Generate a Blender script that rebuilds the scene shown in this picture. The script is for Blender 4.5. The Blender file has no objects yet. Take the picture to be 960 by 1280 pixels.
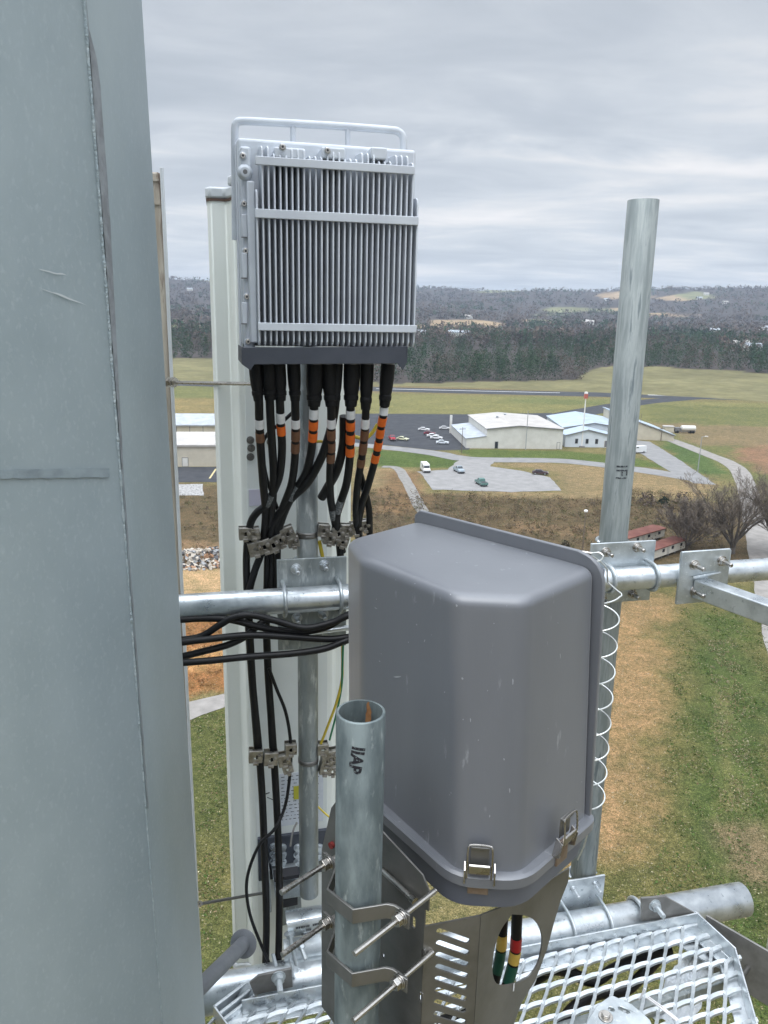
import bpy, bmesh, math, random
from mathutils import Vector, Matrix, noise
from mathutils.geometry import tessellate_polygon
random.seed(7)
S = bpy.context.scene
COL = S.collection
CZ = 45.0                       # camera height above the ground, metres
# ---------------------------------------------------------------- camera
PITCH, ROLL, FPX = math.radians(14.6), math.radians(1.2), 962.0
FW = Vector((0, math.cos(PITCH), -math.sin(PITCH)))
R0 = Vector((1, 0, 0)); U0 = Vector((0, math.sin(PITCH), math.cos(PITCH)))
RT = R0*math.cos(ROLL) + U0*math.sin(ROLL)
UP = U0*math.cos(ROLL) - R0*math.sin(ROLL)
cd = bpy.data.cameras.new('camera'); cam = bpy.data.objects.new('camera', cd); COL.objects.link(cam)
cd.sensor_fit = 'VERTICAL'; cd.sensor_height = 36.0; cd.lens = FPX/1280*36.0
cd.clip_start = 0.02; cd.clip_end = 40000
M = Matrix((RT, UP, -FW)).transposed().to_4x4(); M.translation = Vector((0, 0, CZ))
cam.matrix_world = M; S.camera = cam
# ---------------------------------------------------------------- light
SUN_EL, SUN_AZ = math.radians(66), math.radians(205)     # azimuth clockwise from +Y: high, behind the viewer, veiled by thick cloud
w = bpy.data.worlds.new('World'); S.world = w; w.use_nodes = True
nt = w.node_tree; nt.nodes.clear()
def N(t, nt=None, **k):
    n = nt.nodes.new(t)
    for a, b in k.items(): setattr(n, a, b)
    return n
def ramp(nt, stops, interp='LINEAR'):
    r = nt.nodes.new('ShaderNodeValToRGB'); e = r.color_ramp.elements; r.color_ramp.interpolation = interp
    e[0].position, e[0].color = stops[0][0], (*stops[0][1], 1)
    e[1].position, e[1].color = stops[-1][0], (*stops[-1][1], 1)
    for p, c in stops[1:-1]:
        x = e.new(p); x.color = (*c, 1)
    return r
L = nt.links.new
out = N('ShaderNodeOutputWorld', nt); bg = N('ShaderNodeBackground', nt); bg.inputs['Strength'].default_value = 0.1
sky = N('ShaderNodeTexSky', nt, sky_type='NISHITA', sun_disc=False)
sky.sun_elevation = SUN_EL; sky.sun_rotation = SUN_AZ; sky.air_density = 1.0; sky.dust_density = 2.0
tc = N('ShaderNodeTexCoord', nt); sep = N('ShaderNodeSeparateXYZ', nt); L(tc.outputs['Generated'], sep.inputs[0])
# cloud deck: project the view direction on a flat layer so that bands tighten towards the horizon
mx = N('ShaderNodeMath', nt, operation='MAXIMUM'); L(sep.outputs['Z'], mx.inputs[0]); mx.inputs[1].default_value = 0.0
ad = N('ShaderNodeMath', nt, operation='ADD'); L(mx.outputs[0], ad.inputs[0]); ad.inputs[1].default_value = 0.09
dv = N('ShaderNodeVectorMath', nt, operation='DIVIDE'); L(tc.outputs['Generated'], dv.inputs[0])
cmb = N('ShaderNodeCombineXYZ', nt)
for i in range(3): L(ad.outputs[0], cmb.inputs[i])
L(cmb.outputs[0], dv.inputs[1])
def cloud(sc, off, det, rough, dist):
    mp = N('ShaderNodeMapping', nt); L(dv.outputs[0], mp.inputs[0]); mp.inputs['Scale'].default_value = sc; mp.inputs['Location'].default_value = off
    n = N('ShaderNodeTexNoise', nt); L(mp.outputs[0], n.inputs['Vector']); n.inputs['Scale'].default_value = 1
    n.inputs['Detail'].default_value = det; n.inputs['Roughness'].default_value = rough; n.inputs['Distortion'].default_value = dist
    return n
n1 = cloud((.40, .60, .0), (3.1, 1.7, 0), 7, .50, .6)
n2 = cloud((1.05, 1.7, .0), (7.3, 4.2, 0), 8, .58, .5)
mixn = N('ShaderNodeMath', nt, operation='MULTIPLY_ADD'); L(n2.outputs[0], mixn.inputs[0]); mixn.inputs[1].default_value = .42
sc1 = N('ShaderNodeMath', nt, operation='MULTIPLY'); L(n1.outputs[0], sc1.inputs[0]); sc1.inputs[1].default_value = .62
L(sc1.outputs[0], mixn.inputs[2])
# breaks in the deck: long bright rifts lying across the view at set distances
sy = N('ShaderNodeSeparateXYZ', nt); L(dv.outputs[0], sy.inputs[0])
wob = N('ShaderNodeMath', nt, operation='MULTIPLY_ADD'); L(n2.outputs[0], wob.inputs[0]); wob.inputs[1].default_value = .7; L(sy.outputs['Y'], wob.inputs[2])
dv8 = N('ShaderNodeMath', nt, operation='DIVIDE'); L(wob.outputs[0], dv8.inputs[0]); dv8.inputs[1].default_value = 10.0
k_ = lambda v: (v, v, v)
rift = ramp(nt, [(0, k_(0)), (.372, k_(0)), (.392, k_(.8)), (.402, k_(1)), (.412, k_(.1)), (.44, k_(0)), (.50, k_(0)), (.53, k_(.55)), (.545, k_(.05)), (.60, k_(.1)), (.63, k_(.5)), (.66, k_(.1)), (.72, k_(.45)), (.8, k_(.1)), (1, k_(.3))])
L(dv8.outputs[0], rift.inputs[0])
n3 = cloud((.55, .3, 0), (2.2, 8.0, 0), 4, .5, .2); gate = ramp(nt, [(.40, k_(0)), (.58, k_(1))]); L(n3.outputs[0], gate.inputs[0])
rg = N('ShaderNodeMath', nt, operation='MULTIPLY'); L(rift.outputs[0], rg.inputs[0]); L(gate.outputs[0], rg.inputs[1])
mix2 = N('ShaderNodeMath', nt, operation='MULTIPLY_ADD'); L(rg.outputs[0], mix2.inputs[0]); mix2.inputs[1].default_value = .14; L(mixn.outputs[0], mix2.inputs[2]); mixn = mix2
rp = ramp(nt, [(.38, (5.3, 5.85, 6.5)), (.48, (6.1, 6.6, 7.25)), (.56, (7.1, 7.55, 8.1)), (.64, (8.5, 8.65, 8.9)), (.74, (10.2, 10.0, 10.0))])
L(mixn.outputs[0], rp.inputs[0])
# a lighter veil of breaks low over the hills
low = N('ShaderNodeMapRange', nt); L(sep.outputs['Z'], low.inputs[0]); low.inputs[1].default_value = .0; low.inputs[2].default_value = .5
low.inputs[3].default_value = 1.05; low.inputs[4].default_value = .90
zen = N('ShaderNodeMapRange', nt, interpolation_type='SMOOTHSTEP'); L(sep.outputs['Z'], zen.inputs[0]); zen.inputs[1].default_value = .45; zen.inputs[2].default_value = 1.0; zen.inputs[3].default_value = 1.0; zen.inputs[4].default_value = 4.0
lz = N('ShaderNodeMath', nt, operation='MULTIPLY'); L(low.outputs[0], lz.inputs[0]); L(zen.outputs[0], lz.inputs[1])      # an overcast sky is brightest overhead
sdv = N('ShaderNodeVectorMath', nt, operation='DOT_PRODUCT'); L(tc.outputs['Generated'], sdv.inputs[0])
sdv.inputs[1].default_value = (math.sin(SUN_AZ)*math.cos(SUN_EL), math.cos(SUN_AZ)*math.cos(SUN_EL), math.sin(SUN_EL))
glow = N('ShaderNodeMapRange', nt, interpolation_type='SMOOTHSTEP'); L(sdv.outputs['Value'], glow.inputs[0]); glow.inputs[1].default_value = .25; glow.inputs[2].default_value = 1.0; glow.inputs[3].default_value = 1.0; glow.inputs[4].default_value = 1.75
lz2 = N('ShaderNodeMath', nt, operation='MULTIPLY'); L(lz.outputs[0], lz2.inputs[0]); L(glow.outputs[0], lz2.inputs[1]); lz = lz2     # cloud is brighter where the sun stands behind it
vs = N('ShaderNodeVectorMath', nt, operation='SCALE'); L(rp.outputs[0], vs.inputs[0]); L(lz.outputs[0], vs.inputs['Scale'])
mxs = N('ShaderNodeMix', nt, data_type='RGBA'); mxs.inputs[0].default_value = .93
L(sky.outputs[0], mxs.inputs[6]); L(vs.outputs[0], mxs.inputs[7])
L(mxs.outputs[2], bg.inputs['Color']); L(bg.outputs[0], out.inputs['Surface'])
sd = bpy.data.lights.new('sun', 'SUN'); sd.energy = 1.5; sd.angle = math.radians(40); sd.color = (1, .97, .93)
sun = bpy.data.objects.new('sun', sd); COL.objects.link(sun)
sun_dir = Vector((math.sin(SUN_AZ)*math.cos(SUN_EL), math.cos(SUN_AZ)*math.cos(SUN_EL), math.sin(SUN_EL)))
sun.rotation_euler = sun_dir.to_track_quat('Z', 'Y').to_euler(); sun.location = (0, 0, 120)
S.view_settings.view_transform = 'Standard'; S.view_settings.look = 'None'; S.view_settings.gamma = 1
S.view_settings.use_curve_mapping = False; S.view_settings.exposure = 0.0
S.render.engine = 'CYCLES'; S.cycles.max_bounces = 8; S.cycles.volume_bounces = 0

# ---------------------------------------------------------------- helpers: from a pixel of the photograph to a place
def ray(x, y): return RT*(x-480) + UP*(640-y) + FW*FPX
def PZ(x, y, z): d = ray(x, y); return d*(z/d.z)
def PY(x, y, Y): d = ray(x, y); return d*(Y/d.y)
def PD(x, y, k): return ray(x, y)*(k/FPX)
def G(x, y, h=0.0): return PZ(x, y, h-CZ)          # point at height h above the ground
def proj(p): k = FPX/p.dot(FW); return (480+p.dot(RT)*k, 640-p.dot(UP)*k)
class Fr:
    def __init__(s, o, x, y, z=(0, 0, 1)):
        s.o, s.x, s.y, s.z = Vector(o), Vector(x).normalized(), Vector(y).normalized(), Vector(z).normalized()
    def __call__(s, u, v, w): return s.o + s.x*u + s.y*v + s.z*w
    def at(s, o): return Fr(o, s.x, s.y, s.z)
    def loc(s, p): d = Vector(p)-s.o; return Vector((d.dot(s.x), d.dot(s.y), d.dot(s.z)))
    def hit(s, px, py, v):                         # ray against the plane y = v of the frame
        d = ray(px, py); return d*((s.o+s.y*v).dot(s.y)/d.dot(s.y))
def smooth(pts, n=6):
    P = [Vector(p) for p in pts]
    if len(P) < 3: return P
    P = [P[0]*2-P[1]] + P + [P[-1]*2-P[-2]]; o = []
    for i in range(1, len(P)-2):
        a, b, c, d = P[i-1:i+3]
        for k in range(n):
            t = k/n
            o.append(.5*((2*b)+(c-a)*t+(2*a-5*b+4*c-d)*t*t+(3*b-a-3*c+d)*t**3))
    o.append(P[-2]); return o
class MB:
    def __init__(s): s.v, s.f, s.sm, s.mi = [], [], [], []; s.m = 0
    def add(s, V, F, sm=True):
        k = len(s.v); s.v += [Vector(p) for p in V]
        for f in F: s.f.append([k+i for i in f]); s.sm.append(sm); s.mi.append(s.m)
    def box(s, fr, X, Y, Z):
        V = [fr(a, b, c) for a in X for b in Y for c in Z]
        s.add(V, [(0,1,3,2),(4,6,7,5),(0,4,5,1),(2,3,7,6),(0,2,6,4),(1,5,7,3)], False); return s
    def prism(s, P, vec, sm=False):
        n = len(P); P = [Vector(p) for p in P]; vec = Vector(vec)
        s.add(P+[p+vec for p in P], [tuple(range(n-1,-1,-1)), tuple(range(n,2*n))]+[(i,(i+1)%n,n+(i+1)%n,n+i) for i in range(n)], sm); return s
    def sheet(s, outer, holes, fr, t):             # plate in the x-z plane of fr, holes cut through, thickness t along y
        loops = [outer]+holes
        flat = [p for l in loops for p in l]
        tri = tessellate_polygon([[Vector((p[0], p[1], 0)) for p in l] for l in loops])
        n = len(flat); V = [fr(p[0], 0, p[1]) for p in flat]+[fr(p[0], t, p[1]) for p in flat]
        F = [tuple(a) for a in tri]+[tuple(n+i for i in a[::-1]) for a in tri]; k = 0
        for l in loops:
            m = len(l); F += [(k+i, k+(i+1)%m, n+k+(i+1)%m, n+k+i) for i in range(m)]; k += m
        s.add(V, F, False); return s
    def tube(s, P, r, seg=10, caps=True, closed=False):
        P = [Vector(p) for p in P]; n = len(P); rr = r if isinstance(r, (list, tuple)) else [r]*n
        T = []
        for i in range(n):
            a, b = (P[(i-1)%n], P[(i+1)%n]) if closed else (P[max(i-1,0)], P[min(i+1,n-1)])
            t = b-a; T.append(t.normalized() if t.length > 1e-9 else Vector((0,0,1)))
        u = T[0].orthogonal().normalized(); V = []
        for i in range(n):
            u = (u-T[i]*u.dot(T[i]))
            u = u.normalized() if u.length > 1e-6 else T[i].orthogonal().normalized()
            w_ = T[i].cross(u)
            V += [P[i]+(u*math.cos(2*math.pi*k/seg)+w_*math.sin(2*math.pi*k/seg))*rr[i] for k in range(seg)]
        F = []
        for i in range(n if closed else n-1):
            j = (i+1)%n
            F += [(i*seg+k, i*seg+(k+1)%seg, j*seg+(k+1)%seg, j*seg+k) for k in range(seg)]
        if caps and not closed: F += [tuple(range(seg-1,-1,-1)), tuple((n-1)*seg+k for k in range(seg))]
        s.add(V, F); return s
    def pipe(s, a, b, ro, t, seg=40):              # hollow pipe with open ends
        a, b = Vector(a), Vector(b); d = (b-a).normalized(); u = d.orthogonal().normalized(); w_ = d.cross(u)
        ring = lambda c, r: [c+(u*math.cos(2*math.pi*k/seg)+w_*math.sin(2*math.pi*k/seg))*r for k in range(seg)]
        e = .0012
        R_ = [ring(a, ro-t), ring(a, ro-e), ring(a+d*e, ro), ring(b-d*e, ro), ring(b, ro-e), ring(b, ro-t), ]
        V = [p for q in R_ for p in q]; F = []
        for i in range(6):
            j = (i+1)%6
            F += [(i*seg+k, i*seg+(k+1)%seg, j*seg+(k+1)%seg, j*seg+k) for k in range(seg)]
        s.add(V, F); return s
    def nut(s, c, d, r, h, seg=6):
        c, d = Vector(c), Vector(d).normalized(); u = d.orthogonal().normalized(); w_ = d.cross(u)
        s.prism([c+(u*math.cos(2*math.pi*k/seg)+w_*math.sin(2*math.pi*k/seg))*r for k in range(seg)], d*h, seg > 8); return s
    def bolt(s, c, d, r=.008, stick=.035, head=False):   # washer, nut and a threaded end standing proud of a plate
        c, d = Vector(c), Vector(d).normalized()
        s.nut(c, d, r*2.3, .003, 16); s.nut(c+d*.003, d, r*1.75, .003, 14); s.nut(c+d*.006, d, r*1.75, r*1.3)
        if stick: s.tube([c+d*.006, c+d*stick, c+d*(stick+.002)], [r*.95, r*.95, r*.7], 10)
        return s
    def build(s, name, mat=None, parent=None, bevel=0, ang=35, seg=2):
        me = bpy.data.meshes.new(name)
        if parent: o0 = parent_loc(parent)
        else:
            lo = [min(p[i] for p in s.v) for i in range(3)]; hi = [max(p[i] for p in s.v) for i in range(3)]
            o0 = Vector(((lo[0]+hi[0])/2, (lo[1]+hi[1])/2, lo[2]))
        me.from_pydata([p-o0 for p in s.v], [], s.f)
        bm = bmesh.new(); bm.from_mesh(me); bmesh.ops.recalc_face_normals(bm, faces=bm.faces[:]); bm.to_mesh(me); bm.free()
        me.polygons.foreach_set('use_smooth', [True]*len(me.polygons))
        me.set_sharp_from_angle(angle=math.radians(ang))
        for m in (mat if isinstance(mat, (list, tuple)) else [mat]):
            if m: me.materials.append(m)
        if isinstance(mat, (list, tuple)): me.polygons.foreach_set('material_index', s.mi)
        ob = bpy.data.objects.new(name, me); COL.objects.link(ob)
        if parent: ob.parent = parent
        else: ob.location = o0+Vector((0, 0, CZ)); ob['o0'] = list(o0)
        if bevel:
            b = ob.modifiers.new('edge', 'BEVEL'); b.width = bevel; b.segments = seg; b.limit_method = 'ANGLE'; b.angle_limit = math.radians(40)
        return ob
def parent_loc(p):
    q = Vector((0, 0, 0))
    if 'o0' in p: return Vector(p['o0'])
    while p: q += p.location; p = p.parent
    return q-Vector((0, 0, CZ))
def tag(o, label=None, cat=None, group=None, kind=None):
    if label: o['label'] = label
    if cat: o['category'] = cat
    if group: o['group'] = group
    if kind: o['kind'] = kind
    return o
def thing(name, loc, label, cat, group=None):
    o = bpy.data.objects.new(name, None); COL.objects.link(o); o.empty_display_size = .05
    o.location = Vector(loc)+Vector((0, 0, CZ)); return tag(o, label, cat, group)
def copy_tree(o, parent=None):
    c = o.copy(); COL.objects.link(c)
    if parent: c.parent = parent
    for ch in list(o.children): copy_tree(ch, c)
    return c

# ---------------------------------------------------------------- materials
MATS = {}
def mat(name, base, rough=.5, metal=0., c2=None, scale=8, det=5, lo=.4, hi=.62, bump=0, bscale=60, rvar=0, stretch=None, c3=None, scale3=90, lo3=.62, hi3=.7, spec=.5, trans=0):
    m = bpy.data.materials.new(name); m.use_nodes = True; t = m.node_tree; t.nodes.clear(); K = t.links.new
    o = t.nodes.new('ShaderNodeOutputMaterial'); b = t.nodes.new('ShaderNodeBsdfPrincipled'); K(b.outputs[0], o.inputs[0])
    b.inputs['Base Color'].default_value = (*base, 1); b.inputs['Roughness'].default_value = rough; b.inputs['Metallic'].default_value = metal
    b.inputs['Specular IOR Level'].default_value = spec
    tc = t.nodes.new('ShaderNodeTexCoord'); vec = tc.outputs['Object']
    if stretch:
        mp = t.nodes.new('ShaderNodeMapping'); K(vec, mp.inputs[0]); mp.inputs['Scale'].default_value = stretch; vec = mp.outputs[0]
    def noise_(sc, de=5):
        n = t.nodes.new('ShaderNodeTexNoise'); K(vec, n.inputs['Vector']); n.inputs['Scale'].default_value = sc; n.inputs['Detail'].default_value = de; n.inputs['Roughness'].default_value = .6; return n
    col = None
    if c2:
        n = noise_(scale, det); r = ramp(t, [(lo, base), (hi, c2)]); K(n.outputs[0], r.inputs[0]); col = r.outputs[0]
        if rvar:
            mr = t.nodes.new('ShaderNodeMapRange'); K(n.outputs[0], mr.inputs[0]); mr.inputs[1].default_value = .3; mr.inputs[2].default_value = .7
            mr.inputs[3].default_value = rough-rvar; mr.inputs[4].default_value = rough+rvar; K(mr.outputs[0], b.inputs['Roughness'])
    if c3:
        n = noise_(scale3, 6); r = ramp(t, [(lo3, (0,0,0)), (hi3, (1,1,1))]); K(n.outputs[0], r.inputs[0])
        mx = t.nodes.new('ShaderNodeMix'); mx.data_type = 'RGBA'; K(r.outputs[0], mx.inputs[0])
        if col: K(col, mx.inputs[6])
        else: mx.inputs[6].default_value = (*base, 1)
        mx.inputs[7].default_value = (*c3, 1); col = mx.outputs[2]
    if col: K(col, b.inputs['Base Color'])
    if bump:
        n = noise_(bscale, 4); bu = t.nodes.new('ShaderNodeBump'); bu.inputs['Strength'].default_value = bump; bu.inputs['Distance'].default_value = .01
        K(n.outputs[0], bu.inputs['Height']); K(bu.outputs[0], b.inputs['Normal'])
    MATS[name] = m; return m
galv = mat('galvanised', (.42,.46,.48), .42, .75, (.60,.64,.66), 14, 6, .38, .64, .06, 140, .1, None, (.72,.75,.76), 120, .60, .70)
galv_new = mat('galvanised_bright', (.53,.57,.60), .33, .85, (.72,.755,.775), 18, 6, .38, .62, .08, 160, .1, None, (.36,.40,.43), 60, .62, .72)
galv_dull = mat('galvanised_dull', (.23,.26,.265), .48, .4, (.36,.39,.39), 22, 6, .38, .62, .05, 120, .1, (1,1,.25), (.50,.53,.53), 60, .56, .68)
galv_streak = mat('galvanised_streaked', (.215,.245,.245), .55, .3, (.345,.375,.37), 60, 6, .40, .60, .05, 120, .1, (1,1,.10), (.16,.19,.20), 60, .57, .66)
tower_m = mat('tower_zinc', (.285,.345,.37), .52, .25, (.395,.455,.475), 2.4, 12, .34, .68, .05, 110, .08, (1,1,.6), (.41,.47,.49), 160, .54, .80)
seam_m = mat('seam', (.205,.218,.232), .7, .1, (.28,.302,.322), 30, 5, .4, .6, .1, 60)
weld_m = mat('weld_line', (.225,.27,.295), .65, .2, (.285,.34,.365), 30, 5, .4, .6, .12, 70)
edge_m = mat('pale_zinc_edge', (.29,.35,.375), .6, .25, (.41,.465,.48), 70, 6, .48, .66, .5, 160)
fin_m = mat('radio_paint', (.55,.58,.63), .45, 0, (.60,.635,.68), 12, 3, .4, .6)
cover_m = mat('slate_plastic', (.046,.053,.070), .5, 0, (.057,.064,.082), 20)
ant_m = mat('radome', (.78,.81,.76), .42, 0, (.82,.845,.80), 3, 5, .4, .6)
ant_back = mat('antenna_back', (.74,.775,.75), .55, .0, (.78,.81,.785), 6, 6, .4, .6, .05, 150)
ant_cap = mat('antenna_cap', (.55,.58,.60), .5, 0, (.60,.63,.65), 20)
tan_m = mat('weathered_tan', (.33,.285,.23), .75, 0, (.50,.46,.39), 22, 7, .38, .62, .15, 120, 0, (1,1,.12), (.17,.13,.10), 40, .56, .66)
ply_grey = mat('enclosure_plastic', (.108,.115,.131), .45, 0, (.127,.134,.150), 7, 7, .36, .64, .03, 220, .09, (1,1,.22), (.23,.24,.26), 55, .655, .72, spec=.6)
sh = ply_grey.node_tree.nodes['Principled BSDF'].inputs; sh['Coat Weight'].default_value = .6; sh['Coat IOR'].default_value = 1.75; sh['Coat Roughness'].default_value = .42; sh['Sheen Weight'].default_value = .15; sh['Sheen Roughness'].default_value = .45      # coat and sheen put extra brightness on faces seen at grazing angles
base_grey = mat('enclosure_base', (.125,.135,.165), .5, 0, (.14,.15,.18), 8, 5)
rubber = mat('black_rubber', (.006,.006,.007), .45, 0, (.009,.009,.010), 40, spec=.35)
boot_m = mat('black_boot', (.004,.004,.005), .5, 0, (.006,.006,.007), 60, 4, .4, .6, .3, 300, spec=.3)
shine_m = mat('clear_label', (.11,.12,.125), .25, 0, (.20,.21,.215), 160, 3, .5, .6)
white_t = mat('white_tape', (.74,.74,.74), .5, 0, (.66,.66,.66), 60)
orange_t = mat('orange_tape', (.78,.15,.012), .5, 0, (.68,.12,.01), 60)
brown_t = mat('brown_tape', (.17,.080,.042), .5, 0, (.14,.065,.033), 60)
red_t = mat('red_tape', (.42,.02,.02), .45, 0, (.35,.015,.015), 60)
yellow_t = mat('yellow_tape', (.68,.47,.10), .45, 0, (.6,.4,.08), 60)
green_t = mat('green_tape', (.012,.085,.055), .45, 0, (.01,.07,.045), 60)
steel = mat('stainless', (.42,.40,.375), .28, 1, (.52,.50,.47), 30, 5, .4, .6, .05, 200, .08)
steel_dk = mat('stainless_dark', (.185,.182,.172), .36, .75, (.245,.24,.23), 14, 6, .38, .62, .03, 160, .06)
clip_m = mat('clip_steel', (.30,.285,.26), .34, .95, (.45,.43,.40), 60, 4, .4, .6, .1, 200, .1)
wire_w = mat('bright_wire', (.66,.68,.66), .3, .7)
wire_y = mat('yellow_wire', (.55,.42,.04), .45)
wire_g = mat('green_wire', (.02,.20,.09), .45)
ink = mat('black_ink', (.012,.012,.018), .7, 0, (.15,.17,.175), 220, 4, .55, .64)
ink_grey = mat('worn_ink', (.035,.04,.05), .7, 0, (.25,.28,.28), 160, 4, .50, .60)
paper = mat('white_sticker', (.62,.66,.72), .5, 0, (.68,.71,.76), 50)
lavender = mat('lavender_sticker', (.60,.58,.68), .5)
yellow_s = mat('yellow_sticker', (.50,.48,.05), .5)
rust = mat('rust', (.20,.085,.03), .8, 0, (.30,.15,.06), 40)
foil = mat('crumpled_sheet', (.62,.66,.70), .45, .0, (.74,.77,.80), 9, 6, .4, .6, .5, 14)
dark_gap = mat('dark_underside', (.035,.035,.04), .6, .2)
steptube = mat('grey_paint', (.155,.165,.18), .55, .2, (.20,.21,.225), 18)
# ================================================================= THE LAND
import numpy as np
rng = np.random.default_rng(3)
def np_noise(x, y, s, seed=0.0):
    return np.array([noise.fractal(Vector((a*s+seed, b*s-seed, seed*.37)), 1.0, 2.0, 4) for a, b in zip(x, y)])
def px_to_ground(poly): return np.array([[*G(a, b).xy] for a, b in poly])
def sdist(P, poly):                                   # signed distance (inside positive) to a ground polygon, metres
    x, y = P[:, 0], P[:, 1]; ins = np.zeros(len(P), bool); d = np.full(len(P), 1e9)
    for i in range(len(poly)):
        a, b = poly[i], poly[(i+1) % len(poly)]
        c = (a[1] > y) != (b[1] > y)
        with np.errstate(divide='ignore', invalid='ignore'):
            ins ^= c & (x < (b[0]-a[0])*(y-a[1])/(b[1]-a[1]+1e-12)+a[0])
        e = b-a; t = np.clip(((P-a)@e)/(e@e+1e-9), 0, 1); d = np.minimum(d, np.hypot(*(P-a-t[:, None]*e).T))
    return np.where(ins, d, -d)
ZONES = [  # outline traced on the photograph, ground colour, soft edge as a share of distance
 ([(380,470),(1000,482),(1000,500),(380,488)], (.195,.155,.085), .02),
 ([(735,463),(840,468),(1000,480),(1000,488),(740,478)], (.16,.165,.07), .02),
 ([(440,492),(700,496),(1000,506),(1000,540),(690,520),(440,522)], (.205,.195,.085), .015),
 ([(640,498),(760,500),(760,506),(640,504)], (.15,.165,.07), .02),
 ([(800,505),(1000,510),(1000,610),(900,600),(830,560)], (.15,.155,.065), .02),
 ([(800,528),(1000,535),(1000,560),(880,556)], (.215,.165,.10), .02),
 ([(915,560),(1000,555),(1000,600),(935,585)], (.26,.155,.105), .02),
 ([(465,562),(560,568),(586,578),(560,584),(465,584)], (.085,.125,.035), .008),
 ([(565,561),(700,563),(790,572),(865,588),(780,582),(590,573)], (.10,.135,.04), .008),
 ([(828,548),(870,560),(910,592),(880,592),(840,570)], (.085,.13,.045), .008),
 ([(440,582),(520,588),(532,616),(703,614),(690,590),(615,580),(640,577),(780,584),(900,606),(870,632),(640,628),(440,640)], (.26,.195,.115), .012),
 ([(440,612),(640,622),(960,628),(960,720),(440,720)], (.125,.092,.055), .02),
 ([(640,650),(760,660),(760,672),(640,664)], (.19,.13,.08), .02),
 ([(480,590),(525,590),(530,640),(470,640)], (.20,.13,.075), .02),
 ([(700,725),(985,735),(1100,1400),(600,1400)], (.125,.120,.048), .03),
 ([(700,735),(838,742),(842,800),(836,880),(806,950),(800,1010),(780,1060),(730,1090),(640,1090),(640,760)], (.300,.200,.108), .055),
 ([(868,765),(938,770),(955,880),(990,1300),(890,1300),(868,1040),(858,900)], (.080,.108,.034), .035),
 ([(740,1110),(900,1090),(930,1290),(700,1290)], (.115,.115,.045), .05),
 ([(895,860),(905,860),(925,1010),(905,1010)], (.17,.165,.07), .02),
 ([(900,1040),(950,1030),(980,1110),(920,1130)], (.19,.15,.09), .03),
 ([(-260,606),(430,605),(430,690),(-260,690)], (.125,.092,.055), .02),
 ([(-260,684),(430,674),(430,712),(-260,722)], (.24,.16,.10), .02),
 ([(-260,726),(430,700),(430,735),(-260,780)], (.43,.30,.18), .015),
 ([(-300,800),(430,752),(430,830),(-300,1000)], (.30,.145,.062), .02),
 ([(-300,880),(430,790),(430,806),(-300,930)], (.42,.24,.11), .02),
 ([(-400,1030),(430,838),(520,1400),(-400,1400)], (.105,.115,.042), .01),
 ([(-400,1180),(430,1020),(430,1120),(-400,1260)], (.13,.125,.05), .05),
 ([(-260,500),(400,498),(400,532),(-260,536)], (.25,.20,.10), .012),
 ([(-260,480),(400,483),(400,497),(-260,500)], (.17,.175,.075), .012),
]
rows = np.geomspace(24, 640, 430); cols = np.linspace(-.95, .95, 400)
YY, RR = np.meshgrid(rows, cols, indexing='ij'); XX = RR*YY
P2 = np.stack([XX.ravel(), YY.ravel()], 1)
colr = np.tile(np.array([.19, .165, .08]), (len(P2), 1))
wob = np.array([1.3*noise.noise(Vector((a*.09, b*.09, 0)))+.9*noise.noise(Vector((a*.4, b*.4, 3)))+.5*noise.noise(Vector((a*1.3, b*1.3, 6))) for a, b in P2])
for poly, c, soft in ZONES:
    q = px_to_ground(poly); d = sdist(P2, q)
    s_ = np.maximum(.15, soft*P2[:, 1]*.9)
    t = np.clip((d+wob*s_*.9)/s_*.5+.5, 0, 1); t = t*t*(3-2*t)
    colr = colr*(1-t[:, None])+np.array(c)*t[:, None]
V = np.zeros((len(P2), 3)); V[:, :2] = P2; nr, nc = YY.shape
idx = np.arange(nr*nc).reshape(nr, nc)
Fq = np.stack([idx[:-1, :-1], idx[:-1, 1:], idx[1:, 1:], idx[1:, :-1]], -1).reshape(-1, 4)
def np_mesh(name, V, F, col=None, m=None, smooth=False):
    me = bpy.data.meshes.new(name); n = F.shape[1]
    me.vertices.add(len(V)); me.vertices.foreach_set('co', np.asarray(V, np.float32).ravel())
    me.loops.add(F.size); me.loops.foreach_set('vertex_index', F.astype(np.int32).ravel())
    me.polygons.add(len(F)); me.polygons.foreach_set('loop_start', np.arange(0, F.size, n, dtype=np.int32))
    me.update(calc_edges=True); me.validate()
    if smooth: me.polygons.foreach_set('use_smooth', [True]*len(me.polygons))
    if col is not None:
        a = me.attributes.new('tint', 'FLOAT_COLOR', 'POINT'); a.data.foreach_set('color', np.concatenate([col, np.ones((len(col), 1))], 1).astype(np.float32).ravel())
    if m: me.materials.append(m)
    o = bpy.data.objects.new(name, me); COL.objects.link(o); return o
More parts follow.
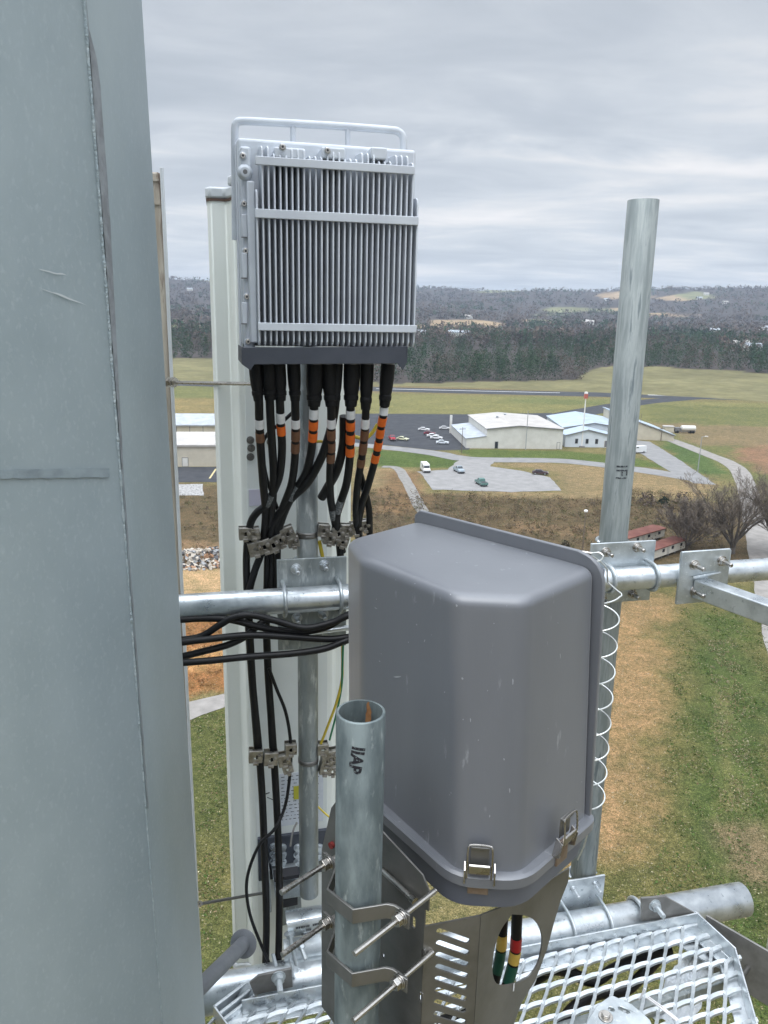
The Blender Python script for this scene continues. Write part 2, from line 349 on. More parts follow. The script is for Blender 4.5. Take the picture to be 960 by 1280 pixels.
def tint_mat(name, layers, rough=.9, speck=None, bump=0):
    m = bpy.data.materials.new(name); m.use_nodes = True; t = m.node_tree; t.nodes.clear(); K = t.links.new
    o = t.nodes.new('ShaderNodeOutputMaterial'); b = t.nodes.new('ShaderNodeBsdfPrincipled'); K(b.outputs[0], o.inputs[0])
    b.inputs['Roughness'].default_value = rough; b.inputs['Specular IOR Level'].default_value = .15
    at = t.nodes.new('ShaderNodeAttribute'); at.attribute_name = 'tint'; c = at.outputs['Color']
    tc = t.nodes.new('ShaderNodeTexCoord'); h = None
    for sc, lo, hi, tintlo, tinthi in layers:
        n = t.nodes.new('ShaderNodeTexNoise'); K(tc.outputs['Object'], n.inputs['Vector']); n.inputs['Scale'].default_value = sc; n.inputs['Detail'].default_value = 5; n.inputs['Roughness'].default_value = .65
        r = ramp(t, [(lo, tintlo), (hi, tinthi)]); K(n.outputs[0], r.inputs[0]); h = n
        x = t.nodes.new('ShaderNodeMix'); x.data_type = 'RGBA'; x.blend_type = 'MULTIPLY'; x.inputs[0].default_value = 1; K(c, x.inputs[6]); K(r.outputs[0], x.inputs[7]); c = x.outputs[2]
    if speck:
        sc, th, colr_ = speck
        n = t.nodes.new('ShaderNodeTexNoise'); K(tc.outputs['Object'], n.inputs['Vector']); n.inputs['Scale'].default_value = sc; n.inputs['Detail'].default_value = 3
        r = ramp(t, [(th, (0,0,0)), (th+.06, (1,1,1))]); K(n.outputs[0], r.inputs[0])
        x = t.nodes.new('ShaderNodeMix'); x.data_type = 'RGBA'; K(r.outputs[0], x.inputs[0]); K(c, x.inputs[6]); x.inputs[7].default_value = (*colr_, 1); c = x.outputs[2]
    K(c, b.inputs['Base Color'])
    if bump:
        bu = t.nodes.new('ShaderNodeBump'); bu.inputs['Strength'].default_value = bump; bu.inputs['Distance'].default_value = .3; K(h.outputs[0], bu.inputs['Height']); K(bu.outputs[0], b.inputs['Normal'])
    return m
ground_m = tint_mat('ground_cover', [(.07, .3, .7, (.70,.735,.72), (1.06,1.01,.99)), (.55, .34, .68, (.68,.74,.66), (1.28,1.2,1.2)), (2.6, .36, .66, (.60,.64,.55), (1.38,1.33,1.33)), (8.0, .40, .62, (.48,.50,.45), (1.55,1.52,1.50))], .95, (3.4, .64, (.30,.26,.165)), .6)
gr = np_mesh('ground', V, Fq, colr, ground_m); tag(gr, kind='structure')
leaf_m = tint_mat('foliage', [(.6, .35, .65, (.75,.75,.75), (1.2,1.2,1.2))], .9)

# terrain beyond the airfield: a gentle rise, then wooded hills
def hill_h(x, y):
    d = np.hypot(x, y); a = x/np.maximum(y, 1)
    base = 15*np.clip((d-470)/420, 0, 1)**1.3
    n = np.array([noise.fractal(Vector((p*.0011+4.2, q*.0011, 1.7)), 1, 2, 5) for p, q in zip(x, y)])
    n2 = np.array([noise.fractal(Vector((p*.0045, q*.0045, 7.1)), 1, 2, 4) for p, q in zip(x, y)])
    t = np.clip((d-1250)/2300, 0, 1); t = t*t*(3-2*t)
    crest = 128-10*np.sin(a*7+.6)
    mid = 20*np.exp(-((d-1500)/260)**2)
    back = np.clip((d-3700)/1500, 0, 1)
    return base+t*crest*(1+.16*n)*(1-.35*back)+mid*(.5+n)*1.0+n2*(4*np.clip((d-560)/400, 0, 1)+7*t)
tr = np.geomspace(455, 5600, 150); ta = np.linspace(-1.0, 1.0, 320)
RRr, AA = np.meshgrid(tr, ta, indexing='ij'); hx = (RRr*np.sin(AA*.9)).ravel(); hy = (RRr*np.cos(AA*.9)).ravel()
hz = hill_h(hx, hy)-.25*(np.hypot(hx, hy) < 520)
fld = np.array([noise.fractal(Vector((p*.0032+9, q*.0021+2, 0)), 1, 2, 3) for p, q in zip(hx, hy)])
hc = np.tile(np.array([.060, .050, .045]), (len(hx), 1)); dd = np.hypot(hx, hy)
fm = np.clip((fld-.33)/.08, 0, 1)*(dd > 900); tone = np.where((np.sin(hx*.01) > 0)[:, None], np.array([.30,.215,.13]), np.array([.17,.17,.085]))
hpx = np.array([proj(Vector((a, b, -CZ)))[0] for a, b in zip(hx, hy)]); EDX = np.arange(-400, 1700, 20.0)
def edge_y(px): return np.interp(px, [150, 215, 280, 480, 730, 742, 800, 830, 960, 1100], [457, 457, 456, 481, 479, 467, 468, 469, 477, 482])
EDD = np.array([G(p, float(edge_y(p))).xy.length for p in EDX]); hz_edge = np.interp(hpx, EDX, EDD)
near_f = (dd < hz_edge+6)[:, None]
hc = hc*(1-fm[:, None])+tone*fm[:, None]; hc = np.where(near_f, np.array([.165,.15,.075]), hc)
pf = px_to_ground([(518,418),(610,418),(600,424),(520,424)])
F2 = []; n0, n1_ = RRr.shape; idx = np.arange(n0*n1_).reshape(n0, n1_)
F2 = np.stack([idx[:-1, :-1], idx[1:, :-1], idx[1:, 1:], idx[:-1, 1:]], -1).reshape(-1, 4)
hill_m = tint_mat('woods_floor', [(.02, .35, .65, (.75,.75,.75), (1.2,1.2,1.2)), (.12, .35, .65, (.82,.84,.8), (1.14,1.12,1.1))], .95)
tag(np_mesh('hills', np.stack([hx, hy, hz], 1), F2, hc, hill_m, True), kind='structure')
# far apron of flat land so that the ground runs under everything and on to the horizon
ff = np.array([[-9000, -800, -.4], [9000, -800, -.4], [9000, 9000, -.4], [-9000, 9000, -.4]])
tag(np_mesh('land', ff, np.array([[0, 1, 2, 3]]), np.tile(np.array([.15,.13,.075]), (4, 1)), ground_m), kind='structure')

def scatter_tris(name, C, size, n, shape, cols, tri, label, cat=None, kind='stuff', jitter=.25):
    """clumps of small leaf or twig faces; C centres at the foot (k,3), size (k,2) width and height"""
    k = len(C); t = rng.random((k, n)); ang = rng.random((k, n))*2*np.pi
    if shape is None: cone = rng.random(k) < .28
    else: cone = np.full(k, shape)
    prof = np.where(cone[:, None], (1-t)**.8*.95+.05, np.sqrt(np.clip(1-((t-.55)/.55)**2, 0.02, 1)))
    r = prof*np.sqrt(rng.random((k, n)))*size[:, :1]/2*(1+jitter*(rng.random((k, n))-.5)*2)
    ctr = np.stack([C[:, :1]+r*np.cos(ang), C[:, 1:2]+r*np.sin(ang), C[:, 2:3]+(t*.97+.03)*size[:, 1:2]], -1).reshape(-1, 3)
    m = k*n; e = rng.normal(size=(m, 3, 3)); e /= np.linalg.norm(e, axis=2, keepdims=True)
    s = np.repeat(np.broadcast_to(np.asarray(tri), (k,)), n)*(.6+.8*rng.random(m))
    V = (ctr[:, None, :]+e*s[:, None, None]).reshape(-1, 3); F = np.arange(m*3).reshape(-1, 3)
    cc = np.repeat(cols, n, 0)*(.72+.56*rng.random((m, 1))); cc = np.repeat(cc, 3, 0)
    o = np_mesh(name, V, F, cc, leaf_m)
    return tag(o, label, cat, None, kind)
# forest edge behind the runway, then woods thinning into the hills
def forest(count, d0, d1, amin, amax, power):
    a = rng.uniform(amin, amax, count); d = d0*(d1/d0)**(rng.random(count)**power)
    return d*np.sin(a), d*np.cos(a)
pxs = rng.uniform(120, 1060, 1500); dep = rng.random(1500)**1.25*420
e0 = np.array([[*G(p, edge_y(p)).xy] for p in pxs]); nrm = e0/np.linalg.norm(e0, axis=1, keepdims=True)
fx, fy = (e0+nrm*(dep[:, None]+4)).T
ang_px = (pxs-480)/962
conif = noise_v = np.array([noise.noise(Vector((a*.012, b*.012, 5))) for a, b in zip(fx, fy)])
gmask = (conif+rng.normal(size=len(fx))*.22+np.where((pxs > 480) & (pxs < 745), .42, .18)-dep/1300) > .0
def wood_cols(g):
    k = len(g); gc = np.array([.019,.048,.016])*(.7+.8*rng.random((k, 1)))+rng.random((k, 3))*.008
    bc = np.array([.080,.069,.056])*(.7+.6*rng.random((k, 1)))+np.array([.03,.012,.0])*rng.random((k, 1))
    return np.where(g[:, None], gc, bc)
C = np.stack([fx, fy, hill_h(fx, fy)], 1)
sz = np.stack([rng.uniform(7, 11, len(fx)), rng.uniform(8, 17, len(fx))+2.5*gmask], 1)
scatter_tris('forest', C, sz, 170, None, wood_cols(gmask), .62, 'mixed evergreen and bare woods behind the runway')
hx_, hy_ = forest(13000, 800, 4300, -.72, .72, .85)
fl = np.array([noise.fractal(Vector((p*.0032+9, q*.0021+2, 0)), 1, 2, 3) for p, q in zip(hx_, hy_)])
k = fl < .35; hx_, hy_ = hx_[k], hy_[k]
gm = (np.array([noise.noise(Vector((a*.006, b*.006, 2))) for a, b in zip(hx_, hy_)])+rng.normal(size=len(hx_))*.2) > .22
C = np.stack([hx_, hy_, hill_h(hx_, hy_)-1], 1); dist = np.hypot(hx_, hy_)
sz = np.stack([rng.uniform(9, 16, len(hx_))*(1+dist/6000), rng.uniform(8, 15, len(hx_))], 1)
scatter_tris('woodland', C, sz, 15, False, wood_cols(gm)*np.array([1, .96, .98])*(1+.75*np.array([noise.fractal(Vector((a*.0045+3, b*.003, 8)), 1, 2, 3) for a, b in zip(hx_, hy_)]))[:, None].clip(.4, 1.7), 2.2+dist*.0004, 'bare winter woods covering the distant hills')

# ---------------------------------------------------------------- roads, lots and paths
def pmat(name, base, c2, sc=.5, c3=None, rough=.9):
    return mat(name, base, rough, 0, c2, sc, 8, .36, .64, .2, 3, 0, None, c3, 3.0, .6, .72, .2)
asphalt = pmat('asphalt', (.040,.042,.048), (.060,.062,.068), .25)
runway_m = pmat('runway_asphalt', (.042,.044,.048), (.062,.064,.068), .1)
gravel_m = pmat('gravel_lot', (.225,.22,.215), (.285,.275,.27), .35, (.175,.17,.168))
road_m = pmat('worn_road', (.20,.197,.197), (.255,.25,.245), .3)
track_m = pmat('pale_track', (.22,.205,.19), (.30,.28,.26), .5)
concrete_m = pmat('concrete', (.19,.18,.165), (.26,.25,.235), .8)
mark_m = pmat('road_paint', (.6,.6,.6), (.7,.7,.7), 2)
def flat(name, poly, m, h=.02, kind='structure', sub=3, wob_=0):
    P = [G(a, b, h) for a, b in poly]; P = [Vector((p.x, p.y, h-CZ)) for p in P]
    if wob_:
        Q = []
        for i in range(len(P)):
            a, b = P[i], P[(i+1) % len(P)]; n = max(1, int((b-a).length/2.5))
            for j in range(n):
                p = a.lerp(b, j/n); Q.append(p+Vector((noise.noise(p*.35), noise.noise(p*.35+Vector((9, 0, 0))), 0))*wob_)
        P = Q
    mb = MB(); mb.prism(P, (0, 0, -.015)); o = mb.build(name, m); return tag(o, kind=kind)
def strip(name, pts, m, h=.02, wob_=0):               # pts: (px, py, width metres) along the centre line
    C = smooth([G(a, b, h) for a, b, _ in pts], 8); ws = []
    for i in range(len(pts)-1): ws += [pts[i][2]+(pts[i+1][2]-pts[i][2])*j/8 for j in range(8)]
    ws.append(pts[-1][2]); l, r = [], []
    for i, c in enumerate(C):
        t = (C[min(i+1, len(C)-1)]-C[max(i-1, 0)]).normalized(); n = Vector((-t.y, t.x, 0)); k = ws[i]/2
        l.append(c+n*(k+wob_*noise.noise(c*.3))); r.append(c-n*(k+wob_*noise.noise(c*.3+Vector((7, 3, 0)))))
    mb = MB(); n = len(C); mb.add(l+r, [(i, i+1, n+i+1, n+i) for i in range(n-1)], False); return tag(mb.build(name, m), kind='structure')
strip('runway', [(100,478.5,26),(220,479.5,26),(480,486.5,26),(700,492,26),(960,498,26),(1100,501,26)], runway_m, .03)
strip('runway_marking', [(470,485.8,1.6),(700,491,1.6)], mark_m, .05)
strip('runway_marking', [(810,493.6,2.2),(862,494.8,2.2)], mark_m, .05); strip('runway_marking', [(920,496.3,2.2),(1010,498.4,2.2)], mark_m, .05)
strip('taxiway', [(880,496,14),(800,503,14),(735,514,16),(690,524,18)], asphalt, .04)
flat('apron', [(380,517),(470,517),(600,518),(690,516),(700,530),(600,545),(586,562),(545,563),(480,556),(380,551)], asphalt, .045)
strip('road', [(380,550,7),(480,559,7.5),(540,566,8),(590,574,8),(700,576,8),(790,586,8),(880,600,8)], road_m, .055, .6)
flat('road', [(793,550),(812,552),(845,572),(882,597),(895,606),(868,604),(835,588),(793,562)], road_m, .065, wob_=.4)
strip('gravel_road', [(798,541,5),(835,549,5.5),(880,566,5.5),(918,583,5.5),(934,610,5.2),(950,680,5.0),(964,740,5.0),(986,830,5.0),(1010,900,5.0),(1060,1020,5.0)], track_m, .06, .25)
flat('parking_lot', [(523,589),(560,587),(575,574),(620,575),(612,583),(650,588),(688,597),(702,613),(640,615),(541,612)], gravel_m, .07, wob_=.7)
strip('ditch', [(478,583,3),(496,585,3),(506,598,3),(517,618,3),(526,636,3.2),(540,655,3.2)], concrete_m, .06, .25)
flat('concrete_pad', [(-200,1000),(140,905),(300,860),(420,828),(420,838),(302,875),(140,938),(-200,1050)], track_m, .05, wob_=.35)
flat('yard', [(-60,585),(395,583),(395,602),(-60,604)], asphalt, .04)
strip('yard_marking', [(262,598,.5),(270,586,.5)], mat('yellow_line', (.5,.42,.22), .8), .06)
flat('gravel_strip', [(140,606),(253,605),(254,619),(140,620)], pmat('white_gravel', (.16,.155,.15), (.46,.45,.44), 1.6), .05, wob_=.4)

# ---------------------------------------------------------------- buildings
wall_w = mat('white_cladding', (.60,.585,.54), .6, 0, (.66,.645,.60), .4, 5, .4, .6)
wall_t = mat('tan_cladding', (.50,.455,.36), .65, 0, (.55,.50,.40), .4, 5, .4, .6)
wall_c = mat('pale_blue_cladding', (.58,.63,.68), .6, 0, (.63,.68,.73), .4)
roof_w = mat('pale_roof', (.42,.395,.37), .6, 0, (.49,.465,.44), .3, 6, .4, .6)
roof_b = mat('bluish_roof', (.38,.455,.53), .5, .1, (.45,.525,.60), .3)
roof_g = mat('grey_roof', (.34,.36,.39), .8, 0, (.42,.46,.51), .3)
roof_r = mat('rusty_red_roof', (.12,.038,.028), .85, 0, (.17,.065,.045), .5, 6, .38, .62)
trim_m = mat('grey_trim', (.16,.16,.165), .6); glass_d = mat('dark_window', (.03,.035,.045), .15)
def up_to(P, py):                                     # height above P at which the vertical line reaches the photo row py
    lo, hi = 0, 60
    for _ in range(40):
        m_ = (lo+hi)/2
        if proj(P+Vector((0, 0, m_)))[1] > py: lo = m_
        else: hi = m_
    return (lo+hi)/2
Zv = Vector((0, 0, 1))
def gable(name, A, B, D, hl, hr, ridge, rt, label, wm, rm, group=None):
    """gable front A-B, running back along D; ridge (share along AB, height)"""
    A, B, D = Vector(A), Vector(B), Vector(D); Mi = A.lerp(B, rt)
    th = thing(name, (A+B+D)/2 if False else A.lerp(B, .5)+D*.5, label, 'building', group)
    mb = MB(); mb.prism([A, B, B+Zv*hr, Mi+Zv*ridge, A+Zv*hl], D)
    f_ = Fr(A, B-A, Vector(((B-A).y, -(B-A).x, 0))); Lw = (B-A).length; nb = int(Lw/2.2)
    for i in range(1, nb):
        u = i/nb; top = hl+(ridge-hl)*u/max(rt, .01) if u < rt else ridge+(hr-ridge)*(u-rt)/max(1-rt, .01); mb.box(f_, (u*Lw-.05, u*Lw+.05), (0, .045), (.05, top-.15))
    mb.build('wall', wm, th)
    rib = mb = MB(); Ld = D.length
    for i in range(1, int(Ld/2.5)):
        c = D*(i/int(Ld/2.5)); o_ = Zv*.30
        mb.tube([A+Zv*hl+c+o_, Mi+Zv*ridge+c+o_], .05, 4); mb.tube([Mi+Zv*ridge+c+o_, B+Zv*hr+c+o_], .05, 4)
    e = (B-A).normalized()*.4; d = D.normalized()*.4; up = Zv*.06; t = Zv*.22
    a0, m0, b0 = A+Zv*hl-e+up-d, Mi+Zv*ridge+up-d, B+Zv*hr+e+up-d
    mb.prism([a0, m0, m0+t, a0+t], D+d*2); mb.prism([m0, b0, b0+t, m0+t], D+d*2); mb.build('roof', rm, th)
    mb = MB(); q = -d*1.02
    mb.tube([A+Zv*(hl+.1)+q, Mi+Zv*(ridge+.1)+q, B+Zv*(hr+.1)+q], .16, 6); mb.build('roof_trim', trim_m, th)
    return th
def opening(th, A, B, t0, t1, z0, z1, m, name='window', off=.06):
    A, B = Vector(A), Vector(B); e = (B-A).normalized(); n = Vector((e.y, -e.x, 0)); f = Fr(A, e, n); Lg = (B-A).length
    mb = MB(); mb.box(f, (t0*Lg, t1*Lg), (0, off), (z0, z1)); o = mb.build(name, m, th)
    mb = MB(); w_ = .12; x0, x1 = t0*Lg, t1*Lg
    for X, Z in (((x0-w_, x0), (z0-w_, z1+w_)), ((x1, x1+w_), (z0-w_, z1+w_)), ((x0, x1), (z1, z1+w_)), ((x0, x1), (z0-w_, z0))): mb.box(f, X, (0, off+.04), Z)
    mb.build('frame', trim_m if m is not trim_m else wall_w, o)
# big hangar
A = G(607.6, 560.5); B = G(702.5, 561.5); hl = up_to(A, 536.4); hr = up_to(B, 537); D = G(586, 519.5, hl)-A-Zv*hl; D.z = 0
rid = up_to(A.lerp(B, .42), 532.6)
hg = gable('hangar', A, B, D, hl, hr, rid, .42, 'large off-white metal hangar with low gable roof and lean-to beside the dark apron', wall_w, roof_w)
opening(hg, A, B, .115, .15, .1, 2.3, glass_d, 'door'); opening(hg, A, B, .93, .965, .1, 2.3, wall_w, 'door')
A2 = G(582.5, 560.3); h2 = up_to(A2, 548.6); h3 = up_to(A, 545.5)
mb = MB(); ov = Vector((0, -.05, 0)); mb.prism([A2+ov, A+ov, A+ov+Zv*h3, A2+ov+Zv*h2], D*.93); mb.build('lean_to', wall_w, hg)
mb = MB(); mb.prism([A2+Zv*(h2+.05)-Vector((.3, .3, 0)), A+Zv*(h3+.05)-Vector((.05, .3, 0)), A+Zv*(h3+.25)-Vector((.05, .3, 0)), A2+Zv*(h2+.25)-Vector((.3, .3, 0))], D*.93); mb.build('lean_to_roof', roof_g, hg)
mb = MB(); c = A2+D*.97; mb.box(Fr(c, (1,0,0), (0,1,0)), (-.5,.4), (-.5,.4), (0, up_to(c, 519))); mb.build('corner_post', wall_w, hg)
for t, v in ((.30, .6), (.47, .8)):
    c = A.lerp(B, t)+D*v+Zv*(rid-.1); mb = MB(); mb.tube([c, c+Zv*.7, c+Zv*.72], [.45, .45, .7], 10); mb.build('roof_vent', roof_g, hg)
# white hangar and its office
A = G(703, 551); B = G(780, 553); hl = up_to(A, 535); hr = up_to(B, 536); D = G(684, 520.5, hl)-A-Zv*hl; D.z = 0
hg2 = gable('hangar', A, B, D, hl, hr, up_to(A.lerp(B, .5), 529), .5, 'white hangar with bluish-white roof half hidden by a small office with three windows', wall_c, roof_b)
Ao = G(706, 558.7); Bo = G(763, 559.5); Do = (A-Ao); Do.z = 0
Do = D.normalized()*9
of = gable('office_building', Ao, Bo, Do, up_to(Ao, 544.5), up_to(Bo, 545), up_to(Ao.lerp(Bo, .48), 537.5), .48, 'small white office with square windows in front of the bluish-white hangar', wall_c, roof_b)
for t in (.22, .45, .66): opening(of, Ao, Bo, t, t+.05, 1.4, 2.9, glass_d)
opening(of, Ao, Bo, .86, .93, .1, 2.4, trim_m, 'door')
# tan shed-roofed hangar right of it
A = G(774, 548.6); B = G(842, 551.5); hl = up_to(A, 520); hr = up_to(B, 544.5)
gable('hangar', A, B, D*.8, hl, hr, (hl*.98+hr*.02)+.1, .02, 'tan hangar with wide sloping gable behind the tall mast pipe', wall_t, roof_b)
# two long tan buildings on the left
def long_building(pl, pr, eave_py, depth, rise, label, wm, rm):
    A, B = G(*pl), G(*pr); h = up_to(A, eave_py); e = (B-A).normalized(); n = Vector((-e.y, e.x, 0))
    th = thing('long_building', (A+B)/2+n*depth/2, label, 'building')
    mb = MB(); mb.prism([A, A+n*depth, A+n*depth+Zv*h, A+n*depth/2+Zv*(h+rise), A+Zv*h], B-A); mb.build('wall', wm, th)
    q = -n*.5-e*.5; mb = MB(); a0 = A+Zv*(h+.05)+q; m0 = A+n*depth/2+Zv*(h+rise+.1)-e*.5; b0 = A+n*(depth+.5)+Zv*(h+.05)-e*.5; t = Zv*.5
    mb.prism([a0, m0, m0+t, a0+t], B-A+e); mb.prism([m0, b0, b0+t, m0+t], B-A+e); mb.build('roof', rm, th); return th, A, B, h
lb, A, B, h = long_building((120, 548.5), (352, 548.5), 532.5, 26, 2.2, 'long tan building with grey-blue roof, the farther of two beyond the antenna', wall_t, roof_g)
mb = MB(); f = Fr(A, B-A, Vector((B.y-A.y, -(B.x-A.x), 0)))
for i in range(1, 14): mb.box(f, ((B-A).length*i/14-.1, (B-A).length*i/14+.1), (0, .08), (0, h))
mb.box(f, (0, (B-A).length), (0, .07), (h*.45, h*.45+.18)); mb.build('wall_rib', trim_m, lb)
lb, A, B, h = long_building((120, 583.5), (345, 583), 558, 24, 1.8, 'long tan building with white roof edge, the nearer of two beyond the antenna', wall_t, roof_w)
opening(lb, A, B, .475, .505, .1, 2.6, wall_w, 'door')
# two trailers with rusty roofs
def trailer(pl, pr, eave, width, label):
    A, B = G(*pl), G(*pr); h = up_to(A.lerp(B, .5), eave); e = (B-A).normalized(); n = Vector((-e.y, e.x, 0))
    th = thing('trailer', (A+B)/2+n*width/2, label, 'trailer', 'trailers with rusty roofs'); f = Fr(A, e, n); Lg = (B-A).length
    mb = MB(); mb.box(f, (0, Lg), (0, width), (.35*h, h)) if False else mb.box(f, (0, Lg), (0, width), (.22*h, h)); mb.build('body', mat('trailer_wall', (.55,.52,.45), .6, 0, (.62,.59,.52), 1.0), th)
    mb = MB(); z = h+.03; mb.prism([f(-.2, -.2, z), f(-.2, width/2, z+.16), f(-.2, width+.2, z), f(-.2, width+.2, z-.18), f(-.2, -.2, z-.18)], e*(Lg+.4)); mb.build('roof', roof_r, th)
    for u in (.12, .38, .62, .85):
        mb = MB(); mb.box(f, (Lg*u, Lg*u+.8), (-.05, 0), (.55*h, .82*h)); mb.build('window', glass_d, th)
    mb = MB(); mb.box(f, (Lg*.5, Lg*.5+.8), (-.04, 0), (.24*h, .86*h)); mb.build('door', mat('trailer_door', (.42,.40,.36), .6), th)
    mb = MB()
    for u in np.linspace(.05, .95, 6): mb.box(f, (Lg*u-.2, Lg*u+.2), (.3, width-.3), (0, .23*h))
    mb.build('footing', concrete_m, th); return th
trailer((808, 705), (856, 688), 682, 2.7, 'pale trailer with rusty red roof, its long side nearest the bare tree')
trailer((772, 690), (830, 673), 668, 3.0, 'pale trailer with rusty red roof, half hidden behind the mast pipe clamp')
# tan store box and white tank trailer by the gravel road
A = G(829, 541); B = G(842, 541.5); e = (B-A).normalized(); n = Vector((-e.y, e.x, 0)); Lg = (B-A).length; f = Fr(A, e, n)
th = thing('storage_box', (A+B)/2, 'small tan storage box beside the white fuel tank', 'shed'); mb = MB(); mb.box(f, (0, Lg), (0, 2.6), (.15, 2.5)); mb.build('body', wall_t, th)
mb = MB(); mb.box(f, (-.15, Lg+.15), (-.15, 2.75), (2.503, 2.7)); mb.build('roof', roof_w, th)
A = G(844, 541.5); B = G(870, 542); e = (B-A).normalized(); n = Vector((-e.y, e.x, 0)); Lg = (B-A).length; f = Fr(A, e, n)
th = thing('tank_trailer', (A+B)/2, 'white cylindrical fuel tank trailer standing beside the gravel road', 'tank trailer')
mb = MB(); x0 = Lg*.3; mb.tube([f(x0, 1.2, 1.9), f(x0+.15, 1.2, 1.9), f(x0+.3, 1.2, 1.9), f(Lg-.3, 1.2, 1.9), f(Lg-.1, 1.2, 1.9), f(Lg, 1.2, 1.9)], [.5, 1.0, 1.15, 1.15, 1.0, .5], 20); mb.build('tank', wall_w, th)
mb = MB(); mb.box(f, (0, Lg), (.5, 1.9), (.55, .8)); mb.box(f, (0, Lg*.26), (.2, 2.2), (.8, 2.2)); mb.build('frame', trim_m, th)
for u in (.12, .75, .88):
    for v in (.3, 2.1): mb = MB(); c = f(Lg*u, v, .5); mb.tube([c-n*.15, c+n*.15], .5, 16); mb.build('wheel', rubber, th)

# ---------------------------------------------------------------- vehicles
glass_car = mat('car_glass', (.02,.025,.03), .12); lamp_w = mat('headlight_glass', (.6,.6,.6), .2); tyre_m = mat('tyre', (.012,.012,.012), .8); rim_m = mat('wheel_rim', (.45,.45,.46), .35, .7); bump_m = mat('car_trim', (.03,.03,.032), .5)
PROF = {  # side profiles: x forward (0 = rear), z; then cabin glass outline
 'van': ([(0,.35),(0,2.25),(.12,2.45),(3.9,2.45),(4.45,2.1),(4.95,1.25),(5.5,1.0),(5.6,.35)], [(3.2,1.3),(3.2,2.15),(4.0,2.15),(4.72,1.3)], 2.1),
 'pickup': ([(0,.45),(0,1.1),(2.1,1.1),(2.2,1.75),(2.5,1.85),(3.3,1.85),(4.0,1.2),(5.3,1.05),(5.45,.45)], [(2.35,1.2),(2.5,1.75),(3.25,1.75),(3.85,1.2)], 1.9),
 'car': ([(0,.35),(0,.9),(.45,1.0),(1.1,1.42),(2.5,1.45),(3.2,1.0),(4.4,.85),(4.55,.35)], [(.85,1.0),(1.25,1.36),(2.45,1.38),(3.0,1.0)], 1.75)}
def car(px, py, head, kind, paint, label, group, roof=None):
    base = G(px, py, .08); a = math.radians(head); x = Vector((math.sin(a), math.cos(a), 0)); y = Vector((x.y, -x.x, 0))
    body, gl, wd = PROF[kind]; Lc = body[-1][0]; f = Fr(base-x*Lc/2, x, y)
    th = thing({'van': 'parked_van', 'pickup': 'parked_pickup', 'car': 'parked_car'}[kind], base, label, kind, group)
    m = mat('paint', paint, .25, 0, None)
    mb = MB()
    inset = lambda z: .12 if z > 1.15 else 0
    n = len(body); V = [f(p[0], -wd/2+inset(p[1])+.02, p[1]) for p in body]+[f(p[0], wd/2-inset(p[1])-.02, p[1]) for p in body]
    mb.add(V, [tuple(range(n)), tuple(range(2*n-1, n-1, -1))]+[(i, (i+1)%n, n+(i+1)%n, n+i) for i in range(n)], False); mb.build('body', m, th, .06)
    for s in (-1, 1):
        mb = MB(); k = s*(wd/2-.05); n = len(gl); V = [f(p[0], k-s*.1*(p[1] > 1.15), p[1]) for p in gl]+[f(p[0], k+s*.045-s*.1*(p[1] > 1.15), p[1]) for p in gl]
        mb.add(V, [tuple(range(n)), tuple(range(2*n-1, n-1, -1))]+[(i, (i+1)%n, n+(i+1)%n, n+i) for i in range(n)], False); mb.build('side_window', glass_car, th)
    def screen(i, name):
        p, q = body[i], body[i+1]; p_, q_ = [(p[0]*(1-t)+q[0]*t, p[1]*(1-t)+q[1]*t) for t in (.08, .92)]
        dx, dz = q[0]-p[0], q[1]-p[1]; l = math.hypot(dx, dz); nx, nz = -dz/l, dx/l
        if nz < 0: nx, nz = -nx, -nz
        w0 = wd/2-.22; mb = MB(); mb.prism([f(p_[0]+nx*.01, -w0, p_[1]+nz*.01), f(q_[0]+nx*.01, -w0, q_[1]+nz*.01), f(q_[0]+nx*.01, w0, q_[1]+nz*.01), f(p_[0]+nx*.01, w0, p_[1]+nz*.01)], (x*nx+Zv*nz)*.02); mb.build(name, glass_car, th)
    screen({'van': 4, 'pickup': 5, 'car': 4}[kind], 'windscreen')
    if kind == 'car': screen(2, 'rear_window')
    if kind == 'pickup':
        mb = MB(); mb.box(f, (.12, 2.0), (-wd/2+.15, wd/2-.15), (1.09, 1.115)); mb.build('load_bed', bump_m, th)
    mb = MB(); mb.box(f, (Lc-.03, Lc+.08), (-wd/2+.05, wd/2-.05), (.36, .62)); mb.build('bumper', bump_m, th)
    for s in (-1, 1):
        mb = MB(); mb.box(f, (Lc-.12, Lc+.03), (s*(wd/2-.3)-.16, s*(wd/2-.3)+.16), (.66, .84)); mb.build('headlight', lamp_w, th)
        for u in (Lc*.19, Lc*.8):
            mb = MB(); c = f(u, s*(wd/2-.1), .34); mb.tube([c-y*.11, c+y*.11], .36, 16); o = mb.build('wheel', tyre_m, th)
            mb = MB(); mb.tube([c+y*s*.11, c+y*s*.125], .21, 12); mb.build('rim', rim_m, o)
    return th
lot = 'vehicles on the gravel lot'; ap = 'cars parked on the dark apron'
car(531.5, 589, 171, 'van', (.72,.72,.72), 'white van parked at the corner of the gravel lot', lot)
car(573.5, 590, 165, 'pickup', (.34,.40,.45), 'silver-grey pickup near the entrance of the gravel lot', lot)
car(601.5, 606, 345, 'pickup', (.10,.19,.17), 'green pickup in the middle of the gravel lot', lot)
car(675, 593, 100, 'car', (.055,.03,.035), 'dark maroon car alone on the right of the gravel lot', lot)
car(490, 550, 170, 'pickup', (.36,.015,.03), 'bright red pickup parked alone on the dark apron', ap)
car(503.5, 550.5, 120, 'car', (.62,.62,.42), 'small pale yellow car beside the bright red pickup', ap)
car(530, 538.5, 100, 'car', (.70,.70,.71), 'white car at the back of the row, behind the maroon one', ap)
